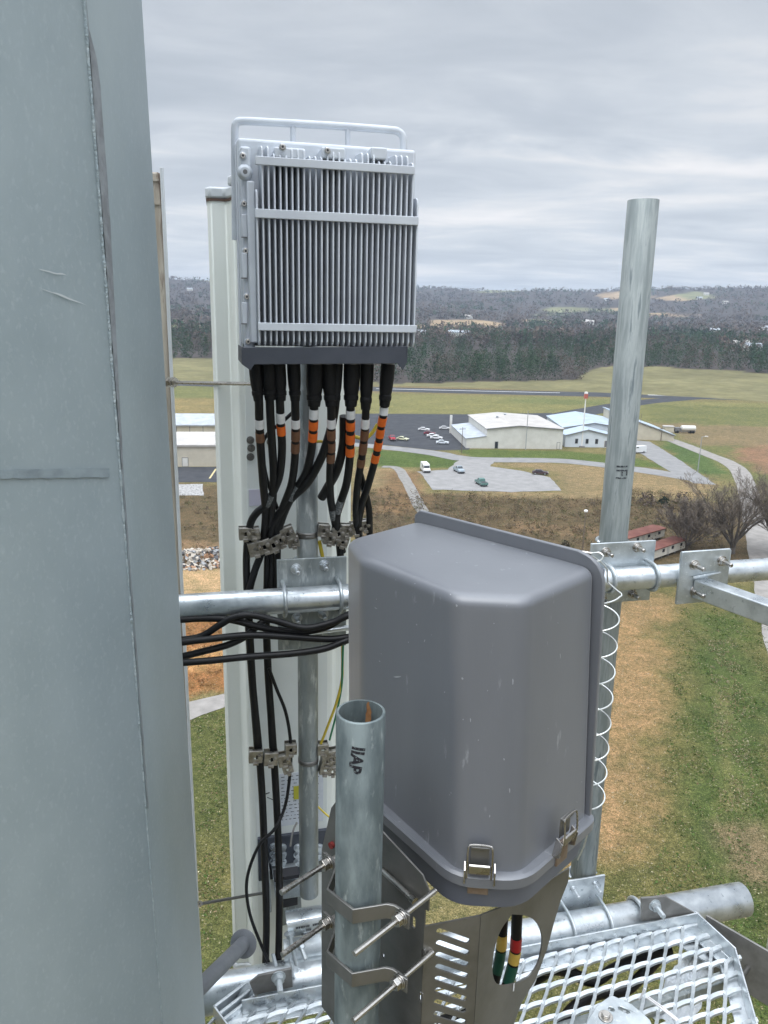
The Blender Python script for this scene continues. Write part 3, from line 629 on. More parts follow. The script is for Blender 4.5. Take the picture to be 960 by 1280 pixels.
car(537, 543.5, 95, 'car', (.17,.02,.035), 'maroon car in front of the rearmost white car', ap)
car(545.5, 549, 95, 'car', (.72,.72,.73), 'white car second from the front of the row on the apron', ap)
car(541, 546.5, 95, 'car', (.70,.70,.71), 'white car between the maroon car and the next white one', ap)
car(553, 555, 95, 'car', (.66,.70,.74), 'silver-white car nearest the road in the row on the apron', ap)
car(556, 537, 95, 'car', (.6,.6,.6), 'pale car at the back near the lean-to wall', ap)
car(797, 566, 250, 'van', (.66,.67,.68), 'white van on the road junction behind the mast pipe', lot)

# ---------------------------------------------------------------- poles and masts
wood_m = mat('pole_wood', (.13,.10,.075), .85, 0, (.17,.135,.10), 3, 5, .4, .6, 0, 60, 0, (1,1,.2))
pole_g = mat('pole_metal', (.38,.39,.40), .5, .4); red_p = mat('red_paint', (.44,.12,.09), .6); white_p = mat('white_paint', (.75,.74,.72), .5)
def pole(name, px, py, top, r, m, label, cat, extra=None):
    b = G(px, py); h = up_to(b, top); th = thing(name, b, label, cat); mb = MB(); mb.tube([b, b+Zv*h*.5, b+Zv*h], [r, r*.85, r*.65], 10); mb.build('pole', m, th)
    if extra: extra(th, b, h)
    return th
def banded(th, b, h):
    for i in range(6):
        mb = MB(); mb.tube([b+Zv*(h*i/6), b+Zv*(h*(i+1)/6)], .18, 10); mb.build('band', (red_p, white_p)[i % 2], th)
    mb = MB(); mb.box(Fr(b+Zv*h, (1,0,0), (0,1,0)), (-.6,.6), (-.5,.5), (-1.4,.2)); mb.build('beacon_box', red_p, th)
    mb = MB(); mb.tube([b+Zv*(h+.2), b+Zv*(h+.8), b+Zv*(h+.9)], [.6,.6,.3], 10); mb.build('lamp', white_p, th)
    mb = MB(); mb.box(Fr(b, (1,0,0), (0,1,0)), (-.9,.9), (-.9,.9), (0,.5)); mb.build('base', concrete_m, th)
def lamp_arm(th, b, h):
    mb = MB(); mb.tube([b+Zv*(h-.1), b+Zv*h+Vector((.9,-.4,.25))], .06, 8); mb.build('arm', pole_g, th)
    mb = MB(); mb.box(Fr(b+Zv*h+Vector((1.1,-.5,.22)), (.9,-.4,0), (.4,.9,0)), (-.45,.45), (-.2,.2), (-.08,.1)); mb.build('lamp', white_p, th)
def globe(th, b, h):
    mb = MB(); mb.tube([b+Zv*(h-.15), b+Zv*(h-.05), b+Zv*(h+.2), b+Zv*(h+.4), b+Zv*(h+.46)], [.1,.3,.4,.3,.05], 12); mb.build('lamp', white_p, th)
def crossarm(th, b, h):
    mb = MB(); mb.box(Fr(b+Zv*(h-.6), (.9,.3,0), (-.3,.9,0)), (-1.1,1.1), (-.08,.08), (-.1,.1)); mb.build('crossarm', wood_m, th)
pole('beacon_mast', 727, 559, 493, .26, white_p, 'red and white striped beacon mast in front of the bluish-white hangar', 'mast', banded)
pole('antenna_mast', 657, 562, 513, .16, pole_g, 'thin grey mast against the front of the large hangar', 'mast')
pole('lamp_post', 872, 590, 546, .14, pole_g, 'tall lamp post beside the gravel road above the bare tree', 'lamp post', lamp_arm)
pole('lamp_post', 727.5, 694, 640, .14, wood_m, 'thin wooden post with white lamp globe in the brown scrub', 'lamp post', globe)
pole('utility_pole', 577, 566, 534, .13, wood_m, 'wooden utility pole at the corner of the hangar lean-to', 'utility pole', crossarm)
pole('utility_pole', 826, 551, 534, .12, wood_m, 'wooden utility pole at the end of the tan hangar', 'utility pole', crossarm)
pole('fence_post', 799, 545, 517, .10, wood_m, 'thin wooden pole right beside the tall mast pipe, before the tan hangar', 'pole')

# ---------------------------------------------------------------- trees and scrub
bark = mat('bark', (.085,.07,.06), .9, 0, (.14,.12,.10), 2.5, 5, .4, .6, .3, 6, 0, (1,1,.2)); twig_m = mat('twigs', (.12,.097,.078), .9, 0, (.165,.135,.108), .5)
def bare_tree(px, py, top, half_px, seed, label, lean=0., limbs=11, tw=.012):
    R_ = random.Random(seed); b = G(px, py); h = up_to(b, top); wd = half_px/FPX*b.length
    th = thing('bare_tree', b, label, 'tree', 'bare winter trees'); T, K_ = MB(), MB()
    def grow(p, d, ln, r, lev):
        n = 5 if lev == 0 else 3; P = [p]; q = p.copy(); dd_ = d.copy(); D = [dd_.copy()]
        for i in range(n):
            dd_ = (dd_+Vector((R_.gauss(0,.07), R_.gauss(0,.07), R_.gauss(.03,.05)))).normalized(); q = q+dd_*ln/n; P.append(q.copy()); D.append(dd_.copy())
        rr = [max(tw*.8, r*(1-.75*i/n)) for i in range(n+1)]
        (T if lev < 1 else K_).tube(P, rr, 7 if lev < 1 else 3, False)
        if lev >= 4: return
        kids = (8, 6, 5, 4)[lev]
        for i in range(kids):
            t = .22+.78*(i+R_.random())/kids; j = min(n-1, int(t*n)); c = P[j].lerp(P[j+1], min(1, t*n-j)); dj = D[j]
            o = Matrix.Rotation(R_.random()*6.283, 3, dj) @ dj.orthogonal().normalized()
            nd = (dj+o*R_.uniform(.35, .75)+Vector((0,0,.15))).normalized()
            grow(c, nd, ln*R_.uniform(.36, .58)*(1.15-.4*t), max(tw, rr[j]*.55), lev+1)
    for i in range(limbs):
        a = 6.283*i/limbs+R_.random()*.5; tilt = (.10+.62*((i*7) % limbs)/limbs)*wd/h*1.7; d = Vector((math.cos(a)*tilt+lean, math.sin(a)*tilt, 1)).normalized()
        grow(b+Zv*h*R_.uniform(.06,.16)+Vector((math.cos(a), math.sin(a), 0))*.12, d, h*R_.uniform(.60,.74), h*.0125, 0)
    T.tube([b-Zv*.3, b+Zv*h*.07, b+Zv*h*.18], [h*.034, h*.026, h*.02], 10)
    zmax = np.percentile([p.z-b.z for p in K_.v], 99.5); rmax = np.percentile([math.hypot(p.x-b.x, p.y-b.y) for p in K_.v], 97)
    for mb in (T, K_):
        for p in mb.v:
            if p.z > b.z: p.z = b.z+(p.z-b.z)*h/zmax
            k = min(1, max(0, (p.z-b.z)/(h*.15))); k = 1+(wd/rmax-1)*k; p.x = b.x+(p.x-b.x)*k; p.y = b.y+(p.y-b.y)*k
    T.build('trunk', bark, th, ang=80); K_.build('crown', twig_m, th, ang=80); return th
bare_tree(915, 692, 588, 62, 3, 'large bare tree with fan-shaped branches beside the pale gravel road', .02)
bare_tree(972, 694, 592, 55, 8, 'bare tree at the right edge beyond the gravel road')
bare_tree(858, 688, 628, 42, 12, 'lower brown bare tree just left of the large fan-shaped one', 0, 13, .03)
leafless = mat('scrub_twigs', (.10,.07,.05), .9, 0, (.14,.10,.07), .8)
def shrub(px, py, wpx, hpx, colr_, label, group='shrubs in the scrub'):
    b = G(px, py); s = b.length/FPX; k = 1; n = 160
    C = np.array([[b.x, b.y, b.z+CZ]]); o = scatter_tris('shrub', C, np.array([[wpx*s, hpx*s]]), n, False, np.array([colr_]), .16*hpx*s, label, 'shrub', 'thing')
    o['group'] = group; return o
shrub(829, 634, 12, 12, (.02,.03,.018), 'small dark evergreen shrub in the brown scrub behind the mast pipe')
shrub(808, 632, 26, 14, (.10,.075,.06), 'brown twiggy shrub just right of the mast pipe')
shrub(852, 630, 26, 12, (.105,.08,.06), 'brown twiggy shrub between the dark evergreen shrub and the bare trees')
shrub(706, 694, 12, 18, (.085,.075,.05), 'dark narrow shrub just behind the grey enclosure corner')
def fill(poly, n):
    q = px_to_ground(poly); lo, hi = q.min(0), q.max(0); P = rng.uniform(lo, hi, (n*4, 2)); P = P[sdist(P, q) > 0][:n]; return np.c_[P, np.zeros(len(P))]
C = np.concatenate([fill([(440,612),(640,622),(880,628),(860,690),(560,690),(440,690)], 1300), fill([(780,612),(880,622),(880,640),(780,636)], 160), fill([(-200,622),(430,622),(430,690),(-200,690)], 700), fill([(850,650),(905,650),(905,700),(850,700)], 120)])
cc = np.array([.15,.112,.072])*(.6+.7*rng.random((len(C), 1)))+np.array([-.02,.01,-.012])*(rng.random((len(C), 1)) < .25)
scatter_tris('scrub', C, np.stack([rng.uniform(.8, 2.6, len(C)), rng.uniform(.4, 1.7, len(C))], 1), 44, False, cc, .15, 'low brown winter scrub and dead weeds')
C = fill([(-260,830),(430,755),(430,830),(-260,980)], 1500); cc = np.array([.26,.14,.06])*(.6+.7*rng.random((len(C), 1)))
scatter_tris('weeds', C, np.stack([rng.uniform(.3, 1.0, len(C)), rng.uniform(.15, .5, len(C))], 1), 20, False, cc, .10, 'rusty dead weeds on the bare soil')
# straw, leaf litter and tufts lying on the mown grass
def litter(name, polys, n, cols, smin, smax, hgt, label):
    C = np.concatenate([fill(p_, int(n*s_)) for p_, s_ in polys]); k_ = np.array([noise.noise(Vector((a*.5, b*.16, 2)))+.5*noise.noise(Vector((a*1.7, b*.8, 5))) for a, b in C[:, :2]]) > -.05
    C = C[k_]; C[:, 2] = .01; cc = np.array(cols)[rng.integers(0, len(cols), len(C))]
    scatter_tris(name, C, np.stack([rng.uniform(.1, .4, len(C)), np.full(len(C), hgt)], 1), 3, False, cc, rng.uniform(smin, smax, len(C)), label)
LAWN = ([(740,740),(960,740),(985,1290),(690,1290)], 1.0); ROWS = ([(885,800),(922,800),(945,1010),(900,1010)], .25); LL = ([(60,950),(310,880),(360,1300),(60,1300)], .7)
litter('leaf_litter', [LAWN, ROWS, ROWS, LL], 9000, [(.34,.28,.17), (.27,.20,.12), (.40,.35,.24), (.22,.15,.09)], .03, .10, .05, 'pale straw and fallen leaves strewn over the grass')
litter('grass_tufts', [([(850,760),(960,760),(985,1290),(800,1290)], 1.0), LL], 12000, [(.055,.10,.022), (.075,.12,.03), (.10,.12,.04)], .05, .13, .09, 'short green tufts standing in the mown grass')
# rubble heap
rub = MB(); R_ = random.Random(5)
rub_m = [mat('rubble_pale', (.42,.37,.31), .9, 0, (.5,.45,.38), 3), mat('rubble_grey', (.24,.245,.25), .9, 0, (.3,.3,.3), 3), mat('rubble_dark', (.07,.07,.075), .9), mat('rubble_clay', (.33,.19,.11), .9)]
q = px_to_ground([(222,690),(300,684),(300,711),(222,714)])
for i in range(520):
    u, v = R_.random(), R_.random(); p = q[0]*(1-u)*(1-v)+q[1]*u*(1-v)+q[2]*u*v+q[3]*(1-u)*v; s = R_.uniform(.18, .75)*(1.3 if i < 60 else 1)
    c = Vector((p[0], p[1], -CZ+1.5*math.sin(math.pi*v)*R_.uniform(.1, .9)+.1)); rub.m = R_.choice([0,0,0,1,1,2,3])
    V = [c+Vector((R_.gauss(0,1), R_.gauss(0,1), R_.gauss(0,.7))).normalized()*s*R_.uniform(.6,1) for _ in range(8)]
    bm = bmesh.new(); vs_ = [bm.verts.new(p_) for p_ in V]; bmesh.ops.convex_hull(bm, input=vs_); bm.verts.ensure_lookup_table(); bm.verts.index_update()
    rub.add([v_.co.copy() for v_ in bm.verts], [[v_.index for v_ in f_.verts] for f_ in bm.faces], False); bm.free()
tag(rub.build('rubble', rub_m), 'heap of broken pale rubble beyond the weathered strip', None, None, 'stuff')
# houses scattered on the far slopes
def far_house(px, py, D, L_, h, m, label):
    d = ray(px, py); d = d/d.y*D; x, y = d.x, d.y; z = float(hill_h(np.array([x]), np.array([y]))[0]); o = Vector((x, y, z-CZ))
    th = thing('far_house', o, label, 'house', 'houses on the far slopes'); a = random.uniform(-.6, .6); f = Fr(o, (math.cos(a), math.sin(a), 0), (-math.sin(a), math.cos(a), 0))
    mb = MB(); mb.prism([f(-L_/2,-4,-1), f(-L_/2,4,-1), f(-L_/2,4,h), f(-L_/2,0,h+2.6), f(-L_/2,-4,h)], f.x*L_); mb.build('wall', m, th)
    mb = MB(); e = .25
    for s in (-1, 1): mb.prism([f(-L_/2-.5,0,h+2.7), f(-L_/2-.5,s*4.6,h-.25), f(-L_/2-.5,s*4.6,h+.05), f(-L_/2-.5,0,h+3.0)], f.x*(L_+1))
    mb.build('roof', random.choice([roof_g, trim_m, roof_w]), th)
    for u in (-.3, .05, .3):
        mb = MB(); mb.box(f, (L_*u-.8, L_*u+.8), (-4.08, -4), (1.0, 2.8)); mb.build('window', glass_d, th)
HZ = [(524,419,1000,'house behind the woods at the left edge of the pale field, next to the radio'),(573,421,1000,'long white house at the edge of the pale field above the woods'),(586,392,1700,'small house on the slope above the pale field'),(737,404,1500,'white house left of the mast pipe among the trees'),(733,401,1650,'white house just above another, left of the mast pipe'),
      (757,386,2600,'tiny white house high on the ridge left of the mast pipe'),(873,385,2500,'white house high on the ridge right of the mast pipe'),(881,384,2600,'second white house high on the ridge right of the mast pipe'),(905,388,2300,'lone white house on the ridge toward the right edge'),
      (893,412,1250,'house with dark roof half way down the right-hand slope'),(925,431,830,'white house at the lower left of the cluster above the woods on the right'),(934,430,830,'middle house of the cluster above the woods on the right'),(941,434,790,'nearest house of the cluster above the woods on the right'),(955,412,1300,'house by the red bare earth at the right edge'),(238,382,2400,'small pale house on the wooded hill left of the antenna')]
for i, (a, b, D_, t) in enumerate(HZ): far_house(a, b, D_, 16 if i != 1 else 26, 5.5, wall_w, t)
# ---------------------------------------------------------------- air
hz_m = bpy.data.materials.new('haze'); hz_m.use_nodes = True; t = hz_m.node_tree; t.nodes.clear()
o = t.nodes.new('ShaderNodeOutputMaterial'); v = t.nodes.new('ShaderNodeVolumePrincipled'); v.inputs['Color'].default_value = (.70,.82,1.0,1); v.inputs['Density'].default_value = 1.3e-4; v.inputs['Anisotropy'].default_value = .0
t.links.new(v.outputs[0], o.inputs['Volume'])
mb = MB(); mb.box(Fr((0,0,0), (1,0,0), (0,1,0)), (-6500,6500), (-600,7000), (-CZ-1.6, 210-CZ)); tag(mb.build('haze', hz_m), 'thin blue winter haze over the valley', None, None, 'stuff')
# ================================================================= THE TOWER AND ITS HEAD FRAME (metres, relative to the camera height)
EX = Vector((.9717, .2363, 0)).normalized(); EN = Vector((-EX.y, EX.x, 0))
FF = Fr((-.172, 2.003, 0), EX, EN)                    # face of the head frame: u along it, v away from the viewer
q = lambda x, y, v: FF.loc(FF.hit(x, y, v))
h = lambda x, y, v: FF.hit(x, y, v)
ZU, ZL = -.773, -2.05
def ring_path(c, r, ax, ay, a0, a1, n): return [Vector(c)+Vector(ax)*r*math.cos(a0+(a1-a0)*i/n)+Vector(ay)*r*math.sin(a0+(a1-a0)*i/n) for i in range(n+1)]
# monopole
scuff_m = mat('zinc_scuff', (.50,.54,.55), .6, 0)
TC = Vector((-.8625, 1.26, 0)); NS = 12; TROT = math.radians(14)
tv = lambda k, z, dr=0: TC+Vector((math.cos(TROT+2*math.pi*k/NS), math.sin(TROT+2*math.pi*k/NS), 0))*(.483-.011*z+dr)+Vector((0, 0, z))
tw = thing('monopole_tower', TC-Vector((0, 0, CZ)), 'broad faceted galvanised monopole tower filling the left of the view', 'tower')
mb = MB(); zs = [-CZ, -20, -8, -3, -1, 0, .6, 1.6]
V = [tv(k, z) for z in zs for k in range(NS)]
mb.add(V, [(i*NS+k, i*NS+(k+1) % NS, (i+1)*NS+(k+1) % NS, (i+1)*NS+k) for i in range(len(zs)-1) for k in range(NS)]+[tuple((len(zs)-1)*NS+k for k in range(NS))], False)
mb.build('shaft', tower_m, tw, .006, seg=3)
def on_facet(k, t, z, out=.0): a, b = tv(k, z), tv(k-1, z); n = ((a+b)/2-TC-Vector((0, 0, z))).normalized(); return b.lerp(a, t)+n*out   # t=0 at vertex k-1
zt = lambda py, x=120: PZ(x, py, 1).length and PY(x, py, 1.02).z
mb = MB(); zz = [.50-.03*i for i in range(45)]; L_, R_ = [], []
for i, z in enumerate(zz):
    py = proj(tv(-1, z))[1]; wdt = .105*max(.06, min(1, (640-py)/380))*min(1, max(.0, (py-35)/40))+.004
    L_.append(on_facet(0, .012+.012*noise.noise(Vector((0, 0, z*30))), z, .0022)); R_.append(on_facet(0, .018+wdt+.012*noise.noise(Vector((3, 0, z*25))), z, .0022))
n = len(zz); mb.add(L_+R_, [(i, i+1, n+i+1, n+i) for i in range(n-1)], False); mb.build('seam', seam_m, tw)
mb = MB(); P = []
for i in range(240):
    z = .55-.013*i; P.append(tv(-1, z, -.0016*min(1, max(0, (.1-z)/.8))+.0004+.0009*noise.noise(Vector((0, 5, z*18)))))
mb.tube(P, [.0022+.0016*noise.noise(Vector((1, 1, p.z*60))) for p in P], 7); mb.build('weld_bead', edge_m, tw)
nrm_ = ((tv(-1, 0)+tv(-2, 0))/2-TC); nrm_.z = 0; nrm_.normalize()
def facet_hit(x, y, out=.0022):                        # broad facet, leaning with the taper
    a, b, c = tv(-1, -2), tv(-2, -2), tv(-1, 1); n_ = (b-a).cross(c-a).normalized(); n_ = n_ if n_.dot(nrm_) > 0 else -n_
    d = ray(x, y); return d*((a+n_*out).dot(n_)/d.dot(n_))
A_, B_ = [], []; NW = 60
for i in range(NW):
    x = 137-i*4.2; wv_ = noise.noise(Vector((x*.06, 0, 0)))
    A_.append(facet_hit(x, 585.5+1.2*wv_+i*.06)); B_.append(facet_hit(x, 596.5+1.6*noise.noise(Vector((x*.09, 4, 0)))+i*.06))
mb = MB(); mb.add(A_+B_, [(i, i+1, NW+i+1, NW+i) for i in range(NW-1)], False); mb.build('weld_seam', weld_m, tw)
for (x0, y0, x1, y1, wd) in ((48, 336, 84, 344, .0035), (50, 360, 112, 383, .0016), (150, 470, 153, 520, .001), (45, 690, 60, 696, .003)):   # pale scuffs on the broad facet
    a, b = on_facet(-1, .5, 0), None; nrm = ((tv(-1, 0)+tv(-2, 0))/2-TC); nrm.z = 0; nrm.normalize(); f_ = Fr(tv(-1, 0), Vector((-nrm.y, nrm.x, 0)), nrm)
    pts = []
    for i in range(13):
        t = i/12; d = ray(x0+(x1-x0)*t, y0+(y1-y0)*t+.35*math.sin(i*1.1)); s_ = (f_.o.dot(nrm)+.0022)/d.dot(nrm); pts.append(d*s_)
    mb = MB(); m_ = len(pts); mb.add([p+Vector((0, 0, wd*math.sin(math.pi*i/12)*max(0, .35+1.5*noise.noise(p*70)))) for i, p in enumerate(pts)]+[p-Vector((0, 0, wd*.5*math.sin(math.pi*i/12))) for i, p in enumerate(pts)], [(i, i+1, m_+i+1, m_+i) for i in range(m_-1)], False)
    mb.build('scuff', scuff_m, tw)
# stand-off arms, hidden behind the tower, carry the two face pipes
for z, r in ((ZU, .04), (ZL, .05)):
    mb = MB(); p1 = FF(-.66, -.02, z); p0 = TC+Vector((0, .35, z)); mb.tube([p0, p1], r, 20); mb.build('standoff_arm', galv, tw)
# weathered panel behind the tower
xr = PY(204, 215, 2.45); xb = PY(236, 900, 2.45)
th = thing('panel_antenna', (xb.x-.12, 2.5, -2.5), 'narrow weathered tan antenna panel just behind the tower edge', 'antenna')
f = Fr((xr.x, 2.45, 0), (1, 0, 0), (0, 1, 0)); mb = MB(); mb.box(f, (-.26, -.012), (0, .03), (-2.5, xr.z)); mb.build('body', tan_m, th, .006)
mb = MB(); mb.box(f, (-.0095, .0), (-.003, .006), (-2.5, xr.z+.012)); mb.build('edge_strip', ant_cap, th, .001)
mb = MB()
for z in (xr.z-.02, xr.z-.085): mb.box(f, (-.26, -.013), (-.004, -.0005), (z-.006, z))
mb.build('end_rib', tan_m, th)
# ---------------------------------------------------------------- pipes of the frame
def pipe_obj(name, a, b, ro, m, label, cat='pipe', t=.0045, group=None):
    mb = MB(); mb.pipe(a, b, ro, t, 56); o = mb.build(name, m, None, ang=60); return tag(o, label, cat, group)
pipe_obj('face_pipe', FF(-.74, 0, ZU), FF(2.6, 0, ZU), .0355, galv_new, 'upper horizontal galvanised pipe running behind the grey enclosure')
pe = PZ(917, 1111, ZL); ue = FF.loc(pe).x
lp = pipe_obj('face_pipe', FF(-.86, 0, ZL), FF(ue, 0, ZL), .058, galv_new, 'thick lower horizontal galvanised pipe with its open end above the lawn', t=.006)
pm = Vector((-.217, 2.10, 0))
pipe_obj('mast_pipe', pm+Vector((0, 0, -1.83)), pm+Vector((0, 0, .05)), .0302, galv_dull, 'vertical dull grey pipe carrying the finned radio and the cables', t=.004)
pr0, pr1 = Vector((.7435, 2.35, -2.16)), Vector((.7205, 2.35, .322))
rp_ = thing('mast_pipe', pr0, 'tall bare galvanised pipe rising against the sky on the right', 'pipe')
mb = MB(); mb.pipe(pr0, pr1, .0440, .0055, 56); mb.build('tube', galv_streak, rp_, ang=60)
def wrap_text(txt, base, axis_c, r, phi0, size, rot, m, parent, name='marking', weight=0):
    """lettering wrapped on a vertical pipe: phi0 = bearing of the text centre as seen from the pipe axis"""
    cu = bpy.data.curves.new('txt', 'FONT'); cu.body = txt; cu.size = size; cu.align_x = 'CENTER'; cu.align_y = 'CENTER'; cu.offset = weight; cu.resolution_u = 3
    to = bpy.data.objects.new('txt', cu); COL.objects.link(to); dg = bpy.context.evaluated_depsgraph_get(); me = bpy.data.meshes.new_from_object(to.evaluated_get(dg))
    bm = bmesh.new(); bm.from_mesh(me); bmesh.ops.subdivide_edges(bm, edges=bm.edges[:], cuts=4, use_grid_fill=True); bm.to_mesh(me); bm.free()
    V = []
    for v_ in me.vertices:
        x, y = v_.co.x, v_.co.y; x, y = x*math.cos(rot)-y*math.sin(rot), x*math.sin(rot)+y*math.cos(rot)
        a = phi0+x/r; V.append(Vector(axis_c)+Vector((math.cos(a), math.sin(a), 0))*(r+.0006)+Vector((0, 0, base+y)))
    F = [list(p.vertices) for p in me.polygons]; bpy.data.objects.remove(to); bpy.data.curves.remove(cu); bpy.data.meshes.remove(me)
    mb = MB(); mb.add(V, F, False); return mb.build(name, m, parent)
wrap_text('IFI', PY(772, 590, 2.31).z, Vector((.7265, 2.35, 0)), .0440, math.radians(-97), .050, math.radians(-88), ink_grey, rp_)
galv_post = mat('galvanised_post', (.105,.130,.135), .48, .4, (.215,.255,.255), 26, 8, .38, .62, .05, 120, .1, (1,1,.28), (.30,.335,.33), 90, .58, .72)
FPc = Vector((-.028, 1.02, 0)); FPr = .0365
fgp = thing('post_pipe', FPc+Vector((0, 0, -2.06)), 'short open-topped galvanised post stencilled IIAP, in front of the grey enclosure', 'pipe')
zt_ = PY(452, 889, 1.02).z
mb = MB(); mb.pipe(FPc+Vector((0, 0, -2.06)), FPc+Vector((0, 0, zt_)), FPr, .0042, 64); mb.build('tube', galv_post, fgp, ang=60)
zc = PY(450, 950, .984).z
wrap_text('IIAP', zc, FPc, FPr, math.radians(-98), .026, math.radians(-98), ink, fgp, weight=.0009)
mb = MB(); P = []
for i in range(14):
    a = math.radians(70+4*noise.noise(Vector((i*.4, 0, 0)))); w_ = .0042*math.sin(math.pi*(i+.5)/14)+.001; z = zt_-.001-.004*i
    for s_ in (-1, 1): P.append(FPc+Vector((math.cos(a+s_*w_/FPr), math.sin(a+s_*w_/FPr), 0))*(FPr-.0047)+Vector((0, 0, z)))
mb.add(P, [(2*i, 2*i+1, 2*i+3, 2*i+2) for i in range(13)], False); mb.build('rust_streak', rust, fgp)

# ---------------------------------------------------------------- clamp plates, U-bolts
def ubolt_h(mb, u, zc, rp, v_in, r=.0055):             # round a horizontal face pipe, ends through a plate at v_in
    R_ = rp+r+.0005; s_ = 1 if v_in > 0 else -1
    P = [FF(u, v_in, zc+R_)]+[FF(u, -s_*math.sin(a)*R_, zc+math.cos(a)*R_) for a in [math.pi*i/12 for i in range(13)]]+[FF(u, v_in, zc-R_)]
    mb.tube(P, r, 10)
def ubolt_v(mb, c, rp, zc, v_out, r=.0055):            # round a vertical pipe behind the plate, ends toward the viewer
    R_ = rp+r+.0005; c = Vector(c); 
    P = [c-EX*R_-EN*v_out+Vector((0, 0, zc))]+[c-EX*R_*math.cos(a)+EN*R_*math.sin(a)+Vector((0, 0, zc)) for a in [math.pi*i/12 for i in range(13)]]+[c+EX*R_-EN*v_out+Vector((0, 0, zc))]
    mb.tube(P, r, 10)
def clamp_plate(label, u0, u1, w0, w1, v, bolts, hbolts, vb, m=galv, t=.008):
    th = thing('clamp_plate', FF((u0+u1)/2, v, w0), label, 'clamp', 'clamp plates of the head frame')
    mb = MB(); mb.box(FF, (u0, u1), (v, v+t), (w0, w1)); mb.build('plate', m, th, .002)
    for (x, y) in bolts:
        p = h(x, y, v); mb = MB(); mb.bolt(p, -EN, .0068, .040); mb.build('bolt', steel if m is galv else galv_new, th, .0006)
    for (u, z, rp) in hbolts: mb = MB(); ubolt_h(mb, u, z, rp, v); mb.build('u_bolt', galv, th)
    for (c, rp, z) in vb: mb = MB(); ubolt_v(mb, c, rp, z, 0); mb.build('u_bolt', galv, th)
    return th
a, b = q(346, 700, .042), q(346, 814, .042); mu = FF.loc(pm).x
ur = mu+(mu-a.x)+.01
z1, z2 = q(388, 708, .042).z, q(388, 790, .042).z
clamp_plate('galvanised clamp plate joining the dull grey pipe and upper face pipe', a.x, ur, b.z, a.z, .042, [(370, 711), (405, 706), (371, 772), (404, 767)],
            [(q(355, 745, 0).x, ZU, .0355), (q(424, 742, 0).x, ZU, .0355)], [(pm, .0302, z1), (pm, .0302, q(388, 770, .042).z)], galv_dull)
a, b = q(739, 684, .042), q(812, 750, .042)
prz = lambda z: pr0.lerp(pr1, (z-pr0.z)/(pr1.z-pr0.z))
clamp_plate('galvanised clamp plate joining the tall bare pipe and upper face pipe', a.x, b.x, b.z, q(772, 678, .042).z, .042, [(757, 690), (796, 684), (790, 742), (752, 748)],
            [(q(762, 715, 0).x, ZU, .0355), (q(815, 716, 0).x, ZU, .0355)], [((.7305, 2.35, 0), .044, q(776, 686, .042).z), ((.731, 2.35, 0), .044, q(771, 744, .042).z)], galv)
a, b = q(700, 1100, .066), q(757, 1094, .066)
clamp_plate('galvanised clamp plate at the foot of the tall pipe on the thick lower pipe', q(672, 1100, .066).x, b.x, ZL-.05, b.z, .066, [(717, 1112), (744, 1106)],
            [(q(711, 1150, 0).x, ZL, .058), (q(757, 1140, 0).x, ZL, .058)], [((.742, 2.35, 0), .044, q(730, 1108, .066).z)], galv_new)
mb = MB(); mb.tube([h(345, 796, .02), h(440, 784, .02)], .008, 14); tag(mb.build('brace_rod', galv_new), 'thin bright rod just under the upper face pipe', 'rod')
# side arm on the right
th = thing('arm_bracket', h(880, 755, -.05), 'square galvanised arm with bolted end plate on the upper face pipe', 'bracket')
c = [h(853, 690, -.046), h(914, 686, -.046), h(908, 750, -.046), h(845, 756, -.046)]
mb = MB(); mb.prism(c, EN*.009); mb.build('plate', galv, th, .0022)
for (x, y) in ((868, 706), (902, 701), (868, 739), (899, 740)): mb = MB(); mb.bolt(h(x, y, -.046), -EN, .0072, .046); mb.build('bolt', steel, th, .0006)
mb = MB(); mb.box(FF, (q(850, 700, .05).x, q(912, 700, .05).x), (.046, .055), (ZU-.055, ZU+.055)); mb.build('back_plate', galv, th, .002)
A0 = PZ(866, 724, q(866, 724, -.046).z); z_a = A0.z; A1 = PZ(960, 757, z_a); dr = (A1-A0); dr.z = 0; dr.normalize(); nr = Vector((-dr.y, dr.x, 0)); hh = z_a-PY(866, 747, A0.y).z
fa = Fr(A0-dr*.0, dr, nr); mb = MB(); mb.prism([A0+dr*.004, A0+dr*.004-Zv*hh, A0+dr*.006-Zv*hh+nr*hh*.95, A0+dr*.006+nr*hh*.95], dr*1.1); mb.build('arm', galv_new, th, .004)
mb = MB(); mb.tube([h(866, 722, -.052), h(900, 716, -.052)], .004, 8); mb.build('weld', galv, th)

# ================================================================= PANEL ANTENNA
uL = q(261, 260, .33).x; uR = q(438, 640, .33).x; zT = q(272, 249, .33).z; zB = q(300, 1204, .33).z
plan = [(uL, .45), (uL-.004, .345), (uL+.006, .331), (uL+.046, .328), (uL+.054, .318), (uL+.063, .284), (uL+.074, .277), (uR-.074, .277), (uR-.063, .284), (uR-.054, .318), (uR-.046, .328), (uR-.006, .331), (uR+.004, .345), (uR, .45), (uR-.05, .49), (uR-.15, .51), (uL+.15, .51), (uL+.05, .49)]
an = thing('panel_antenna', FF((uL+uR)/2, .4, zB), 'tall pale green-white panel antenna behind the radio and cables', 'antenna')
mb = MB(); mb.prism([FF(u, v, zB) for u, v in plan], Zv*(zT-zB)); mb.build('radome', ant_m, an, .003)
mb = MB(); uc = (uL+uR)/2
mb.prism([FF(uc+(u-uc)*1.02, .395+(v-.395)*1.05, zT+.002) for u, v in plan], Zv*.030); mb.build('end_cap', ant_cap, an, .006)
mb = MB(); mb.prism([FF(uc+(u-uc)*1.02, .395+(v-.395)*1.05, zT+.033) for u, v in plan if uL+.05 < u < uR-.05], Zv*.026); mb.build('cap_crown', ant_cap, an, .006)
